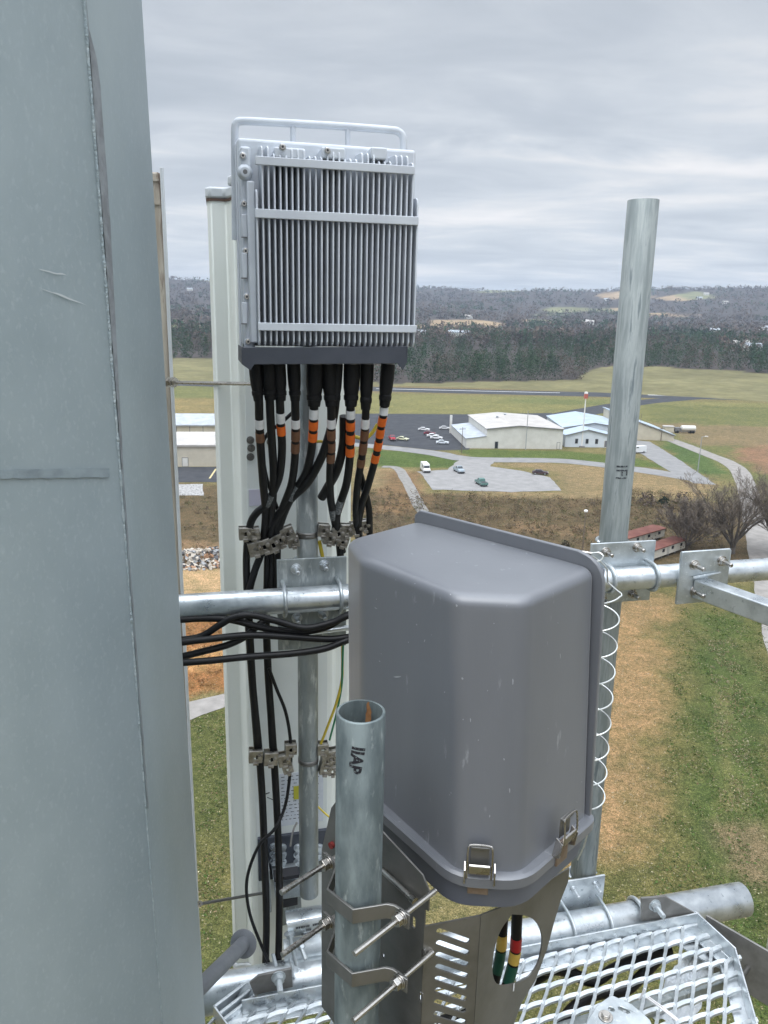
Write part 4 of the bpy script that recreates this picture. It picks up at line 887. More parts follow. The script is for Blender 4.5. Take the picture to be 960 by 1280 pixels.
mb = MB(); mb.prism([FF(uc+(u-uc)*1.012, .395+(v-.395)*1.04, zT-.005) for u, v in plan], Zv*.0065); mb.build('gasket', mat('brown_gasket', (.10,.06,.045), .7), an)
mb = MB(); mb.prism([FF(uc+(u-uc)*1.02, .395+(v-.395)*1.05, zB-.03) for u, v in plan], Zv*.029); mb.build('base_cap', ant_cap, an, .006)
mb = MB(); mb.box(FF, (uL+.082, uR-.082), (.2740, .2766), (zB+.02, zT-.02)); mb.build('back_plate', ant_back, an, .001)
def sticker(x0, y0, x1, y1, m, name='label', v=.2720):
    a, b = q(x0, y0, v), q(x1, y1, v); mb = MB(); mb.box(FF, (a.x, b.x), (v, v+.0015), (b.z, a.z)); return mb.build(name, m, an), a, b
o, a, b = sticker(349, 968, 404, 1026, paper)
mb = MB(); R_ = random.Random(2)
for i in range(13):
    z = a.z-(a.z-b.z)*(.06+.068*i); u = a.x+.006
    while u < b.x-.02:
        l = R_.uniform(.003, .012); mb.box(FF, (u, u+l), (.2712, .2718), (z-.0011, z+.0011)); u += l+R_.uniform(.002, .012)
mb.build('print', ink_grey, o)
a, b = q(367, 983, .2705), q(371, 999, .2705); mb = MB(); mb.box(FF, (a.x, b.x+.02), (.2698, .2708), (b.z, a.z)); mb.build('hazard_patch', yellow_s, o)
sticker(311, 612, 327, 632, lavender)
for (x, y) in ((313, 550), (314, 560), (313, 571), (338, 552)):
    p = h(x, y, .2755); mb = MB(); mb.bolt(p, -EN, .005, .012); mb.build('bolt', steel_dk, an)
mb = MB(); p = h(331, 994, .2738)
mb.box(FF.at(p), (0, .0), (0, 0), (0, 0)) if False else mb.prism([h(328, 993, .2740), h(337, 990, .2740), h(337, 991.4, .2740), h(328, 994.4, .2740)], -EN*.0004); mb.prism([h(334, 996, .2740), h(341, 999, .2740), h(341, 1000, .2740), h(334, 997.2, .2740)], -EN*.0004); mb.build('pen_mark', ink_grey, an)
# tilt bracket at the antenna foot
tb = thing('tilt_bracket', h(370, 1160, .2), 'galvanised tilt bracket and dark bolt plate at the foot of the antenna', 'bracket')
a, b = q(322, 1049, .262), q(404, 1090, .262); mb = MB(); mb.box(FF, (a.x, b.x+.02), (.262, .2745), (b.z, a.z)); mb.build('bolt_plate', cover_m, tb, .002)
for x in (342, 353, 372, 399):
    for y in (1058, 1067, 1076): mb = MB(); mb.bolt(h(x, y+(1 if x > 350 else 0), .262), -EN, .0062, .009); mb.build('bolt', galv_new, tb)
def quad(mb, pts, v0, v1): mb.prism([h(x, y, v0) for x, y in pts], EN*(v1-v0))
mb = MB(); quad(mb, [(333, 1088), (337, 1088), (340, 1140), (336, 1142)], .14, .262); quad(mb, [(343, 1112), (376, 1106), (376, 1121), (345, 1126)], .15, .262); mb.build('channel', galv, tb, .002)
mb = MB(); quad(mb, [(343, 1098), (374, 1093), (374, 1097), (343, 1103)], .16, .20); quad(mb, [(354, 1126), (372, 1122), (372, 1131), (354, 1135)], .15, .17); mb.build('slot', dark_gap, tb)
mb = MB(); quad(mb, [(349, 1122), (376, 1117), (378, 1150), (352, 1158)], .18, .25); mb.build('web', galv_dull, tb, .002)
# strap plate with worn stamping in front of the pipe foot
sp = thing('strap_plate', h(382, 1170, .02), 'bright bent strap plate with worn black stamping at the pipe foot', 'bracket')
prof = [(.085, 1138, 1131), (.045, 1141, 1135), (.012, 1152, 1144), (.006, 1156, 1147), (.006, 1172, 1164)]
mb = MB(); Lp, Rp = [], []
for v, yl, yr in prof: Lp.append(h(356+(yl-1138)*.15, yl, v)); Rp.append(h(403, yr, v))
n = len(prof); dn = Vector((0, 0, 0))
mb.add(Lp+Rp+[p+EN*.005-Zv*.003 for p in Lp+Rp], [(i, i+1, n+i+1, n+i) for i in range(n-1)]+[(2*n+i, 3*n+i, 3*n+i+1, 2*n+i+1) for i in range(n-1)]+[(0, 2*n, 2*n+1, 1)]+[(i, 2*n+i, 2*n+i+1, i+1) for i in range(1, n-1)]+[(n+i, n+i+1, 3*n+i+1, 3*n+i) for i in range(n-1)]+[(0, n, 3*n, 2*n), (n-1, 3*n-1, 4*n-1, 2*n-1)], True); mb.build('plate', galv_new, sp, ang=60)
mb = MB(); R_ = random.Random(4)
for x0, y0, x1 in ((370, 1160.5, 387), (391, 1156.5, 399), (383, 1163, 388), (377, 1168.5, 392)):
    x = x0
    while x < x1:
        l = R_.uniform(.6, 1.6); y = y0-(x-x0)*.19; quad(mb, [(x, y-1.1), (x+l, y-1.3), (x+l, y+.9), (x, y+1.1)], .0035, .0045); x += l+R_.uniform(.3, .8)
mb.build('stamp', ink, sp)
cl = thing('pipe_clamp', h(375, 1195, .0), 'galvanised half-round clamp with long bolts at the pipe foot', 'clamp')
mb = MB(); c0 = h(374, 1184, .06)
for (vx, r0) in ((0, .042),):
    P0 = [c0+EN*.0+Zv*(math.cos(t)*r0)-EN*(math.sin(t)*r0) for t in [math.pi*i/10 for i in range(11)]]
    P1 = [c0+Zv*(math.cos(t)*(r0-.006))-EN*(math.sin(t)*(r0-.006)) for t in [math.pi*i/10 for i in range(11)]]
    mb.prism([p-EX*.052 for p in P0+P1[::-1]], EX*.12, True)
mb.build('saddle', galv, cl, ang=50)
for (x, y, l, sx) in ((361, 1166, .10, 9), (375, 1180, .045, 6)):
    p = h(x, y, .0); d = (h(x+sx, y+38 if l > .05 else y+16, -.03)-p).normalized()
    mb = MB(); mb.bolt(p, d, .0068, l); mb.build('bolt', galv, cl)
mb = MB(); mb.tube([h(341, 1192, -.02), h(345, 1208, -.04)], .006, 10); mb.build('bolt', galv, cl)

# ================================================================= FINNED RADIO UNIT
VS, VF, VBK, VB = -.178, -.170, -.098, -.012
ra, rb = q(300, 300, VF), q(520, 300, VF)
radio = thing('radio_unit', FF((ra.x+rb.x)/2, -.08, q(400, 458, -.1).z), 'light grey finned radio unit with a tubular handle, above the black cables', 'radio unit')
w_bot, w_top = q(420, 433, VF).z, q(420, 187, VF).z; w_low = q(420, 241, VF).z
fl, fr_ = q(322.5, 320, VF).x, q(520.5, 320, VF).x; NF = 29
mb = MB(); R_ = random.Random(9)
for i in range(NF):
    u = fl+(fr_-fl)*i/(NF-1); top = w_low if i in (0, NF-1) else w_top-(0 if (i//3) % 2 == 0 else .014); tk = .0019
    P = [(VBK+.004, w_bot), (VF+.008, w_bot), (VF, w_bot+.010), (VF, top-.016), (VF+.004, top-.005), (VF+.014, top), (VBK+.004, top+.004)]
    V = [FF(u-tk*(1.0 if v < VF+.02 else 1.7), v, z) for v, z in P]+[FF(u+tk*(1.0 if v < VF+.02 else 1.7), v, z) for v, z in P]; n = len(P)
    mb.add(V, [tuple(range(n)), tuple(range(2*n-1, n-1, -1))]+[(j, (j+1) % n, n+(j+1) % n, n+j) for j in range(n)], False)
mb.build('heat_sink', fin_m, radio, .0008)
mb = MB(); bl, br = q(300, 320, VBK).x, q(517, 320, VBK).x; bt = q(420, 180, VBK).z
mb.box(FF, (bl, br), (VBK, VB), (w_bot-.004, bt)); mb.build('body', fin_m, radio, .008, seg=3)
for (x, y0, x2, y2, t) in ((319, 201.5, 518.5, 211.5, .0088), (318.5, 268, 523.5, 274.5, .0095), (322.5, 409, 521, 410.5, .0088)):
    A_, B_ = q(x, y0, VS), q(x2, y2, VS); z = (A_.z+B_.z)/2; mb = MB(); mb.box(FF, (A_.x, B_.x), (VS, VF-.0004), (z-t, z+t)); mb.build('strap', fin_m, radio, .0015)
# side flange with screws and port
VL = -.125; a, b = q(300, 182, VL), q(321, 440, VL)
mb = MB(); mb.box(FF, (a.x, q(316, 300, VL).x), (VL, VB), (b.z, a.z)); mb.build('side_flange', fin_m, radio, .006, seg=3)
mb = MB(); mb.box(FF, (q(310, 300, VL-.018).x, q(319.5, 300, VL-.018).x), (VL-.022, VB-.02), (q(315, 428, VL).z, q(315, 228, VL).z)); mb.build('side_web', fin_m, radio, .003)
for (y0, y1) in ((268, 297), (316, 348), (378, 405)):
    mb = MB(); a, b = q(301.5, y0, VL), q(309.5, y1, VL); mb.box(FF, (a.x, b.x), (VL-.007, VL), (b.z, a.z)); mb.build('cast_rib', fin_m, radio, .002)
    mb = MB(); a, b = q(301.5, y1-1, VL-.0075), q(308.5, y1+.5, VL-.0075); mb.box(FF, (a.x, b.x), (VL-.0078, VL-.0071), (b.z, a.z)); mb.build('painted_shadow', trim_m, radio)  # thin dark strip painted as shadow along each rib's lower edge
for (x, y) in ((303.5, 195), (305, 255), (307, 314), (308.5, 371), (310, 427), (353, 184), (409, 188.5)):
    v = VL if x < 320 else VF-.001; p = h(x, y, v); mb = MB(); mb.tube([p, p-EN*.003], .0085, 18); ob = mb.build('screw_boss', fin_m, radio, .001)
    mb = MB(); p2 = p-EN*.0032; mb.tube([p2, p2-EN*.002, p2-EN*.003], [.0062, .0062, .005], 14); sc = mb.build('screw', steel, ob)
    mb = MB(); mb.nut(p2-EN*.0032, -EN, .0028, .0002); mb.build('socket', dark_gap, ob)
for (x0, x1) in ((343, 382), (402, 432), (464, 484)):
    a, b = q(x0, 183, VF+.006), q(x1, 200, VF+.006); mb = MB(); mb.box(FF, (a.x, b.x), (VF+.006, VBK), (b.z, a.z)); mb.build('cast_boss', fin_m, radio, .004, seg=3)
p = h(306, 216, VL); mb = MB(); mb.tube([p, p-EN*.004, p-EN*.012, p-EN*.014], [.017, .017, .012, .010], 20); o = mb.build('port', fin_m, radio, .001)
mb = MB(); mb.tube([p-EN*.0142, p-EN*.0148], .005, 12); mb.build('port_hole', trim_m, o)
VH = -.035
P = smooth([h(294.5, 300, VH), h(293.5, 180, VH), h(293.5, 163, VH), h(295, 155, VH), h(301, 151.5, VH), h(330, 152.5, VH), h(420, 157.5, VH), h(487, 162.5, VH), h(498, 165, VH), h(503.5, 171, VH), h(504.5, 184, VH), h(504.5, 200, VH)], 6)
mb = MB(); mb.tube(P, .0088, 14)
mb.tube([h(366, 156, VH), h(366, 184, VH)], .0062, 10); mb.tube([h(434.5, 160, VH), h(434.5, 188, VH)], .0062, 10); mb.build('handle', fin_m, radio)
mb = MB(); a, b = q(293.5, 180, -.06), q(299, 442, -.06); mb.box(FF, (a.x, b.x+.006), (-.07, -.02), (b.z, a.z)); mb.build('side_rail', fin_m, radio, .003)
# dark bottom cover
VC = -.172; P = [(302, 434.5), (510, 433), (509, 453), (504, 462), (497, 454.5), (318, 455.5), (313, 463), (302, 455)]
mb = MB(); mb.prism([h(x, y, VC) for x, y in P], EN*.004); mb.prism([h(302, 434.5, VC), h(302, 455, VC), h(303, 455, VC), h(303, 434.5, VC)], EN*.15); mb.prism([h(509, 433, VC), h(508, 453, VC), h(507, 453, VC), h(507, 433, VC)], EN*.15)
a = q(303, 436, VC); b = q(508, 436, VC); mb.box(FF, (a.x, b.x), (VC+.006, VB), (a.z-.016, a.z-.003)); mb.build('connector_cover', cover_m, radio, .001)
mb = MB(); mb.box(FF, (mu-.07, mu+.07), (VB+.002, .07), (w_bot+.12, w_bot+.22)); mb.box(FF, (mu-.05, mu+.05), (VB+.002, .07), (w_bot+.005, w_bot+.06)); mb.build('mount_bracket', galv, radio, .003)
# rods tying frame members together
def rod(name, P, r, m, label, nuts=(), cat='rod'):
    th = thing(name, P[0], label, cat); mb = MB(); mb.tube(P, r, 10); mb.build('shaft', m, th)
    d = (Vector(P[-1])-Vector(P[0])).normalized()
    for t, rr, hh_ in nuts: mb = MB(); c = Vector(P[0]).lerp(Vector(P[-1]), t); mb.nut(c, d, rr*1.35, .003, 16); mb.nut(c+d*.003, d, rr, hh_); mb.build('nut', steel, th)
    return th
rod('threaded_rod', [PY(205, 477.5, 2.43), h(316, 480, .20)], .0052, steel, 'thin horizontal threaded rod between the weathered panel and pale antenna', [(.05, .012, .012), (.12, .012, .010)])
rod('threaded_rod', [PY(249, 1130, 2.0), h(336, 1115, .24)], .0048, steel_dk, 'thin rod crossing in front of the antenna foot, near the grey flanged stub', [(.0, .007, .006)])
th = thing('flanged_stub', PY(300, 1190, 1.84), 'dull grey stub tube ending in a round flange by the antenna foot', 'pipe')
c = PY(304, 1180, 1.86); e_ = PY(222, 1262, 1.48); d = (e_-c).normalized()
mb = MB(); mb.tube([c, e_], .021, 24); mb.build('tube', steptube, th); mb = MB(); mb.tube([c-d*.006, c-d*.004, c, c+d*.001], [.036, .040, .040, .038], 32); mb.build('flange', steptube, th)

# ================================================================= CABLES OF THE RADIO
CAB = 'black jumper cables under the radio'
def vy(y): return -.10+.19*max(0, min(1, (y-500)/165))**1.3
def cable(pts, r, label, bands=(), boot=None, group=CAB, vv=None, name='jumper_cable', m=rubber, clear=()):
    P3 = smooth([h(p[0], p[1], p[2] if len(p) > 2 else (vv(p[1]) if vv else vy(p[1]))) for p in pts], 8)
    th = thing(name, P3[-1], label, 'cable', group); mb = MB(); mb.tube(P3, r, 12); mb.build('jacket', m, th)
    ys = [proj(p)[1] for p in P3]
    def seg(y0, y1):
        o = []
        for i in range(len(P3)-1):
            a, b = sorted((ys[i], ys[i+1])); 
            for j in range(4):
                t = j/4; y = ys[i]+(ys[i+1]-ys[i])*t
                if y0 <= y <= y1: o.append(P3[i].lerp(P3[i+1], t))
        return o
    for y0, y1, mm, nm in bands:
        s_ = seg(y0, y1)
        if len(s_) > 1: mb = MB(); mb.tube(s_, r*1.10, 14); mb.build(nm, mm, th)
    for y0, y1 in clear:
        s_ = seg(y0, y1)
        if len(s_) > 1: mb = MB(); mb.tube(s_, r*1.06, 14); mb.build('label_sleeve', shine_m, th)
    if boot:
        x0, y0, x1, y1, wd = boot; a, b = h(x0, y0, -.10), h(x1, y1, -.10); k = wd/2/FPX*a.dot(FW)
        mb = MB(); pts_ = [a.lerp(b, t) for t in (0, .3, .55, .72, .74, .84, .86, 1)]; mb.tube(pts_, [k, k, k*.95, k*.82, k*.90, k*.88, k*.78, k*.70], 16); mb.build('boot', boot_m, th)
        mb = MB(); mb.tube([a+(a-b).normalized()*.03, a], k*.9, 16); mb.build('connector', steel_dk, th)
    return th
W, O, BR = (white_t, 'white_band'), (orange_t, 'orange_band'), (brown_t, 'brown_band')
cable([(320,470),(323.5,500),(324,520),(325,545),(326.5,570),(329,605),(332,640),(330,668),(327,690,.10),(318,715,.10),(311,745,.10),(311,790,.10),(316,860,.10),(322,940,.11)], .0105, 'black cable with one white and one brown band, leftmost under the radio', [(523,535,*W),(540,551,*BR)], (319,455,323,501,17))
cable([(336,470),(338,520),(340,555),(342,590),(341,625),(338,650),(336,672,.10),(334,720,.11),(333,790,.11),(336,850,.11),(341,940,.11)], .0105, 'plain black cable without bands, second from the left under the radio', [], (335,455,338,500,20))
cable([(349,470),(350,505),(351,530),(352.5,560),(350,592),(343,612),(334,630),(322,640),(314,652),(310,672,.10),(308,700,.11),(309,745,.11),(310,770,.11)], .0105, 'black cable with one white and one orange band, bending left under the radio', [(515,528,*W),(531,543,*O)], (348,455,351,501,18), clear=[(618,631)])
cable([(368,470),(369,505),(369.5,545),(368,580),(364,606),(356,628),(348,648),(343,668,.09),(341,690,.10),(340,745,.10)], .0105, 'black cable with a white band and two brown bands, left of the pipe', [(523,535,*W),(537.5,550,*BR),(553,565,*BR)], (367,455,369,501,17))
cable([(393,475),(392.5,510),(391,545),(388,570),(382,592),(370,612),(360,630),(352,650),(347,672,.085),(346,740,.10)], .0110, 'black cable with a white band and two orange bands, crossing the pipe', [(511,523,*W),(525,537,*O),(539.5,551,*O)], (394,455,392.5,508,22), clear=[(607,624)])
cable([(421,480),(417,520,-.07),(408,555,-.05),(397,582,-.03),(383,605,-.01),(366,621),(352,638),(341,655),(338,672,.09)], .0115, 'thick black cable sweeping left in front of the pipe', [], (422,455,419,508,14))
cable([(413,475),(414,515),(414,560),(412.5,590),(413,620),(416,640),(420,660,.09),(424,680,.10),(426,700,.12)], .0105, 'black cable with a white band and three brown bands, right of the pipe', [(523,534,*W),(536.5,549.5,*BR),(552,563.5,*BR),(566,577,*BR)], (411,455,414,508,20), clear=[(636,648)])
cable([(437,475),(438,505),(438,540),(437,575),(433,605),(426,627),(421,645),(422,665,.09),(428,690,.11)], .0110, 'black cable with a white band and three big orange bands', [(512,522.5,*W),(526,537,*O),(542,553.5,*O),(558.5,569.5,*O)], (440,455,438.5,508,21), clear=[(625,640)])
cable([(430,520,-.05),(429,555,-.03),(421,588,-.01),(409,610,.02),(402,622,.04)], .0120, 'thick short black cable curling behind the orange-banded ones')
cable([(458,470),(457,520),(455,550),(451,580),(447,605),(445,632),(446,658,.08),(450,680,.09)], .0100, 'black cable with a white band and three brown bands, next to the last', [(523,534.5,*W),(537,549.5,*BR),(552,567,*BR),(572,583,*BR)], (459,455,457,512,17))
cable([(482,470),(480,512),(477,530),(473,555),(467,582),(460,607),(453,628),(449,648,.07),(448,665,.08),(452,685,.09)], .0100, 'black cable with a white band and four orange bands, rightmost under the radio', [(508,518,*W),(521.5,532,*O),(535,546,*O),(551,562,*O),(567,577.5,*O)], (485,455,480.5,508,18))
cable([(450,592,0.02),(455,610,.04),(461,635,.06),(462,660,.08),(462,690,.09)], .0095, 'short plain black cable behind the rightmost banded cables')
cable([(372,510,.05),(352,528,.04),(335,542,.03),(328,560,.05),(334,600,.08),(348,640,.09),(352,668,.10)], .0050, 'thin black cord looping behind the left cables', name='control_cord')
VLW = lambda y: .10
cable([(311,772,.10),(316,860,.10),(323,930,.11),(328,1000,.11),(331,1080,.10),(333,1150,.09),(332,1203,.06)], .0112, 'black cable running down left of the dull grey pipe to the lower frame', name='feeder_cable', group='black cables below the upper face pipe')
cable([(333,790,.11),(336,855,.11),(342,940,.11),(347,1030,.11),(349,1100,.10),(349,1150,.09),(348,1200,.06)], .0112, 'black cable running down beside the dull grey pipe, right one of two', name='feeder_cable', group='black cables below the upper face pipe')
cable([(336,835,.09),(346,862,.09),(357,890,.09),(363,925,.09),(363,960,.09),(357,1005,.10),(344,1035,.07),(325,1055,.07),(312,1085,.07),(308,1112,.07),(313,1145,.06),(326,1180,.05),(336,1203,.04)], .0050, 'thin black cord bowing out left past the two thick black cables', name='control_cord', group='black cables below the upper face pipe')
PW = 'black power cables under the upper face pipe'
for P, t in (([(218,775,-.03),(255,773,-.03),(290,775,-.04),(330,785,-.045),(375,790,-.045),(410,783,-.05),(436,768,-.06),(470,760,-.05)], 'black power cable dipping just below the upper face pipe'),
             ([(218,801,-.04),(250,796,-.04),(275,781,-.045),(292,772,-.05),(315,769,-.055),(345,776,-.06),(380,785,-.065),(415,778,-.065),(440,768,-.07),(475,765,-.06)], 'black power cable rising steeply to the upper face pipe'),
             ([(218,804,-.06),(260,799,-.06),(310,794,-.06),(360,796,-.06),(410,799,-.06),(440,796,-.06),(475,795,-.05)], 'almost level black power cable in the middle of the bundle'),
             ([(218,823,-.045),(255,814,-.045),(285,806,-.045),(306,796,-.04),(318,786,-.03),(330,776,-.02)], 'black power cable slanting up between the two level ones'),
             ([(218,829,-.075),(260,826,-.075),(310,821,-.075),(365,817,-.075),(405,811,-.075),(432,801,-.075),(470,790,-.06)], 'lowest black power cable of the bundle')):
    cable(P, .0094, t, group=PW, name='power_cable')
def wire(pts, r, m, label): return tag((lambda mb: (mb.tube(smooth([h(*p) for p in pts], 6), r, 8), mb.build('ground_wire', m))[1])(MB()), label, 'wire')
wire([(428,808,.03),(428,832,.04),(427,852,.05),(420,880,.06),(408,912,.08),(401,930,.09)], .0040, wire_y, 'yellow ground wire curving down behind the post')
wire([(429,806,.02),(428,835,.03),(427,858,.05),(421,890,.08),(412,925,.10)], .0030, wire_g, 'thin green wire beside the yellow ground wire')
wire([(440,545,.05),(456,548,.05),(466,540,.05),(472,530,.05)], .0050, wire_y, 'short yellow wire behind the rightmost banded cables')
wire([(395,552,.02),(402,552,.02),(410,556,.03)], .0040, wire_y, 'short bit of yellow wire right beside the pipe under the radio')
wire([(399,676,.10),(402,690,.10),(404,700,.10)], .0055, wire_y, 'bit of yellow wire above the clamp plate')
wire([(397,1008,.18),(410,1020,.16),(418,1025,.15)], .0030, wire_y, 'thin yellow wire beside the post at sticker height')
wire([(371,1028,.24),(366,1040,.22),(363,1058,.2)], .0035, steel_dk, 'short grey wire above the dark bolt plate')
# stainless cable hangers round the pipe
def hanger(label, clips, band_y, v=.075, seed=1):
    R_ = random.Random(seed); th = thing('cable_hanger', h(clips[0][0], clips[0][1], v), label, 'cable hanger', 'stainless cable hangers on the dull grey pipe')
    for (x, y, ry, s_) in clips:
        c = h(x, y, v); a = math.radians(ry); ex = EX*math.cos(a)+Zv*math.sin(a); ez = -EX*math.sin(a)+Zv*math.cos(a); f = Fr(c, ex, EN, ez)
        W_, H_ = .017*s_, .017*s_; hole = [(.006*s_*math.cos(t)+.0*s_, .006*s_*math.sin(t)) for t in [2*math.pi*i/10 for i in range(10)]]
        mb = MB(); mb.sheet([(-W_, -H_), (W_, -H_), (W_, H_), (-W_, H_)], [hole], f, .0016)
        for sx in (-1, 1): mb.box(f, (sx*W_-.0008, sx*W_+.0008), (.002, .030), (-H_*.9, H_*.9))
        mb.box(f, (-W_, W_), (.002, .014), (H_-.001, H_+.0008)); mb.box(f, (-W_*.4, W_*.4), (-.006, .0), (-H_-.004, -H_+.004)); mb.box(f, (-W_, W_), (.0302, .0318), (-H_, H_)); o = mb.build('clip', clip_m, th, .0007)
        mb = MB(); mb.bolt(f(W_*.55, -.0005, H_*.2), -EN, .0028, .009); mb.build('screw', steel, o)
    zb = PY(386, band_y, 2.07).z; mb = MB(); ro, hb = .0318, .005
    R0_ = [pm+Vector((math.cos(t), math.sin(t), 0))*ro+Zv*zb for t in [2*math.pi*i/28 for i in range(28)]]
    mb.add([p+Zv*hb for p in R0_]+[p-Zv*hb for p in R0_], [(i, (i+1) % 28, 28+(i+1) % 28, 28+i) for i in range(28)]); o = mb.build('pipe_band', steel_dk, th); sm_ = o.modifiers.new('thick', 'SOLIDIFY'); sm_.thickness = .0014
    return th
hanger('stack of stainless cable clips left of the pipe under the radio', [(307,668,0,1.0),(320,687,12,1.15),(331,684,20,1.1),(342,682,24,1.15),(351,676,26,1.1),(360,668,20,1.1),(367,678,10,.9),(318,668,5,.9)], 672, .07)
hanger('stainless cable clips right of the pipe, half behind the enclosure top', [(405,664,-8,1.0),(413,674,-14,1.05),(424,668,-10,1.1),(434,664,-4,1.0),(446,662,0,1.0),(457,658,4,.9),(429,678,-18,.9)], 669, .075, 4)
hanger('row of three stainless cable clips left of the pipe at post height', [(320,947,-4,1.15),(339,950,-4,1.2),(356,952,6,1.1),(364,938,0,1.0),(360,962,14,.9)], 957, .075, 6)
hanger('stainless cable clips between the pipe and the open-topped post', [(404,938,0,1.0),(410,952,-8,1.1),(416,946,6,1.0),(407,963,-10,1.0),(416,965,0,.8)], 955, .08, 8)
# ================================================================= GREY ENCLOSURE
BA, BB = Vector((.719, -.695, 0)).normalized(), Vector((.695, .719, 0)).normalized()
BF = Fr((0, 0, 0), BA, BB); CF = Fr((0, 0, 0), BB, BA)
bh = lambda x, y, b: BF.loc(BF.hit(x, y, b)); chh = lambda x, y, a: CF.loc(CF.hit(x, y, a))
def outline(a0, a1, b0, b1, chl, chr_, r, rb=.012, n=5, tl=0.):
    """plan outline with chamfered front corners and rounded edges; same point count for every call"""
    C = [(a0, b1), (a0, b0+tl+chl[1]), (a0+chl[0], b0+tl), (a1-chr_[0], b0), (a1, b0+chr_[1]), (a1, b1)]; rr = [rb, r, r, r, r, rb]; o = []
    for i, c in enumerate(C):
        c = Vector(c); p, nx = Vector(C[i-1]), Vector(C[(i+1) % 6]); d0, d1 = (p-c).normalized(), (nx-c).normalized(); k = min(rr[i], (p-c).length*.45, (nx-c).length*.45)
        s0, s1 = c+d0*k, c+d1*k
        for j in range(n+1): t = j/n; o.append(s0*(1-t)**2+c*2*t*(1-t)+s1*t*t)
    return o
def loft(rings, cap0=True, cap1=True):
    mb = MB(); n = len(rings[0][0]); V = [BF(p.x, p.y, z) for o, z in rings for p in o]
    F = [(i*n+k, i*n+(k+1) % n, (i+1)*n+(k+1) % n, (i+1)*n+k) for i in range(len(rings)-1) for k in range(n)]
    if cap0: F.append(tuple(range(n-1, -1, -1)))
    if cap1: F.append(tuple((len(rings)-1)*n+k for k in range(n)))
    mb.add(V, F); return mb
ZT, ZR = -.410, -.868
TOP = dict(a0=-1.006, a1=-.594, b0=.858, b1=1.125); BOT = dict(a0=-1.018, a1=-.566, b0=.848, b1=1.125)
def lid_ring(t, ins):
    g = {k: TOP[k]*(1-t)+BOT[k]*t for k in TOP}
    return outline(g['a0']+ins, g['a1']-ins, g['b0']+ins, g['b1'], (.100, .060), (.082-.01*t, .068), .018, tl=.024+.03*t)
en_ = thing('equipment_enclosure', BF(-.8, 1.0, -.97), 'large smooth grey plastic enclosure with rounded lid and steel latches', 'enclosure')
rings = [(lid_ring(0, .06), ZT+.001), (lid_ring(0, .027), ZT+.0003)]; RO = .017
for a in range(0, 7): t = math.pi/2*a/6; rings.append((lid_ring(0, RO*(1-math.sin(t))), ZT-RO*(1-math.cos(t))))
for t in (.02, .06, .2, .4, .6, .8, 1): rings.append((lid_ring(t, 0), ZT-RO+(ZR-ZT+RO)*t))
loft(rings[::-1]).build('lid', ply_grey, en_, ang=50)
# back flange standing proud round the lid
FB = 1.128
fx1 = bh(754, 742, FB).x; zt1 = bh(640, 667, FB).z; fxb = bh(738, 1020, FB).x; zc1 = bh(755, 735, FB).z; xc = bh(722, 690, FB)
fx0 = bh(519, 642, FB).x; ol = [(fx0-.01, -.93), (fxb, -.895), (fx1, zc1)]
for i in range(1, 6): t = i/6; ol.append(tuple(Vector((fx1, zc1))*(1-t)**2+Vector((fx1-.002, zt1-.006))*2*t*(1-t)+Vector((xc.x, zt1))*t*t))
ol += [(xc.x, zt1), (fx0+.012, zt1), (fx0, zt1-.012)]
mb = MB(); mb.sheet(ol, [], BF.at(BF(0, 1.126, 0)), .009); mb.build('back_flange', ply_grey, en_, .002)
mb = MB(); mb.box(BF, (fx0+.03, fx1-.03), (1.1372, 1.19), (-.93, zt1-.04)); mb.build('back_panel', base_grey, en_, .006)
# rim and base
rim = lambda ins: outline(-1.032+ins, -.549-ins, .834+ins, 1.142-ins, (.105, .065), (.085, .075), .036, .03, tl=.05)
loft([(rim(.006), ZR-.024), (rim(0), ZR-.020), (rim(0), ZR-.003), (rim(.004), ZR+.0005), (rim(.012), ZR+.001)]).build('rim', ply_grey, en_, ang=30)
bse = lambda ins: outline(-1.02+ins, -.560-ins, .846+ins, 1.138-ins, (.105, .065), (.085, .075), .036, .03, tl=.05)
loft([(bse(.03), ZR-.082), (bse(.008), ZR-.078), (bse(.0), ZR-.025)]).build('base', base_grey, en_, ang=40)
class Sc(Fr):
    def __call__(s, u, v, w): return s.o+(s.x*u+s.y*v+s.z*w)*1.25
def latch(c, ex, out_):
    f = Sc(c, ex, out_); ex = ex*1.25; th = thing('tmp', c, None, None) if False else None
    mb = MB(); mb.box(f, (-.0135, .0135), (.0, .004), (-.030, .006)); o = mb.build('latch', mat('latch_plate', (.30,.23,.19), .42, .8, (.36,.29,.25), 60), en_, .0015)
    mb = MB(); mb.prism([f(-.0135, .004, .002), f(-.0135, .013, .008), f(-.0135, .0145, .020), f(-.0135, .012, .022), f(-.0135, .008, .010)], ex*.027); mb.build('lever', steel, o, .001)
    mb = MB(); mb.tube(smooth([f(-.0155, .008, -.002), f(-.0155, .013, .020), f(-.0150, .011, .044), f(-.010, .0095, .048), f(.010, .0095, .048), f(.0150, .011, .044), f(.0155, .013, .020), f(.0155, .008, -.002)], 4), .0016, 8); mb.build('wire_bail', steel, o)
    mb = MB(); mb.box(f, (-.0120, .0120), (.002, .004), (.014, .044)); mb.box(f, (-.012, .012), (.004, .0085), (.0405, .044)); mb.build('strike', steel_dk, o, .001)
    mb = MB(); 
    for s_ in (-1, 1): mb = MB(); mb.prism([f(s_*.0190, -.002, -.014), f(s_*.0190, .010, -.010), f(s_*.0190, .013, .012), f(s_*.0190, .003, .018)], ex*.0016); mb.build('side_cheek', steel, o)
cc_ = PZ(598, 1092, ZR-.004); nn = (BA*.62-BB*.78).normalized(); latch(cc_+nn*.003+Zv*.004, Vector((-nn.y, nn.x, 0)), nn)
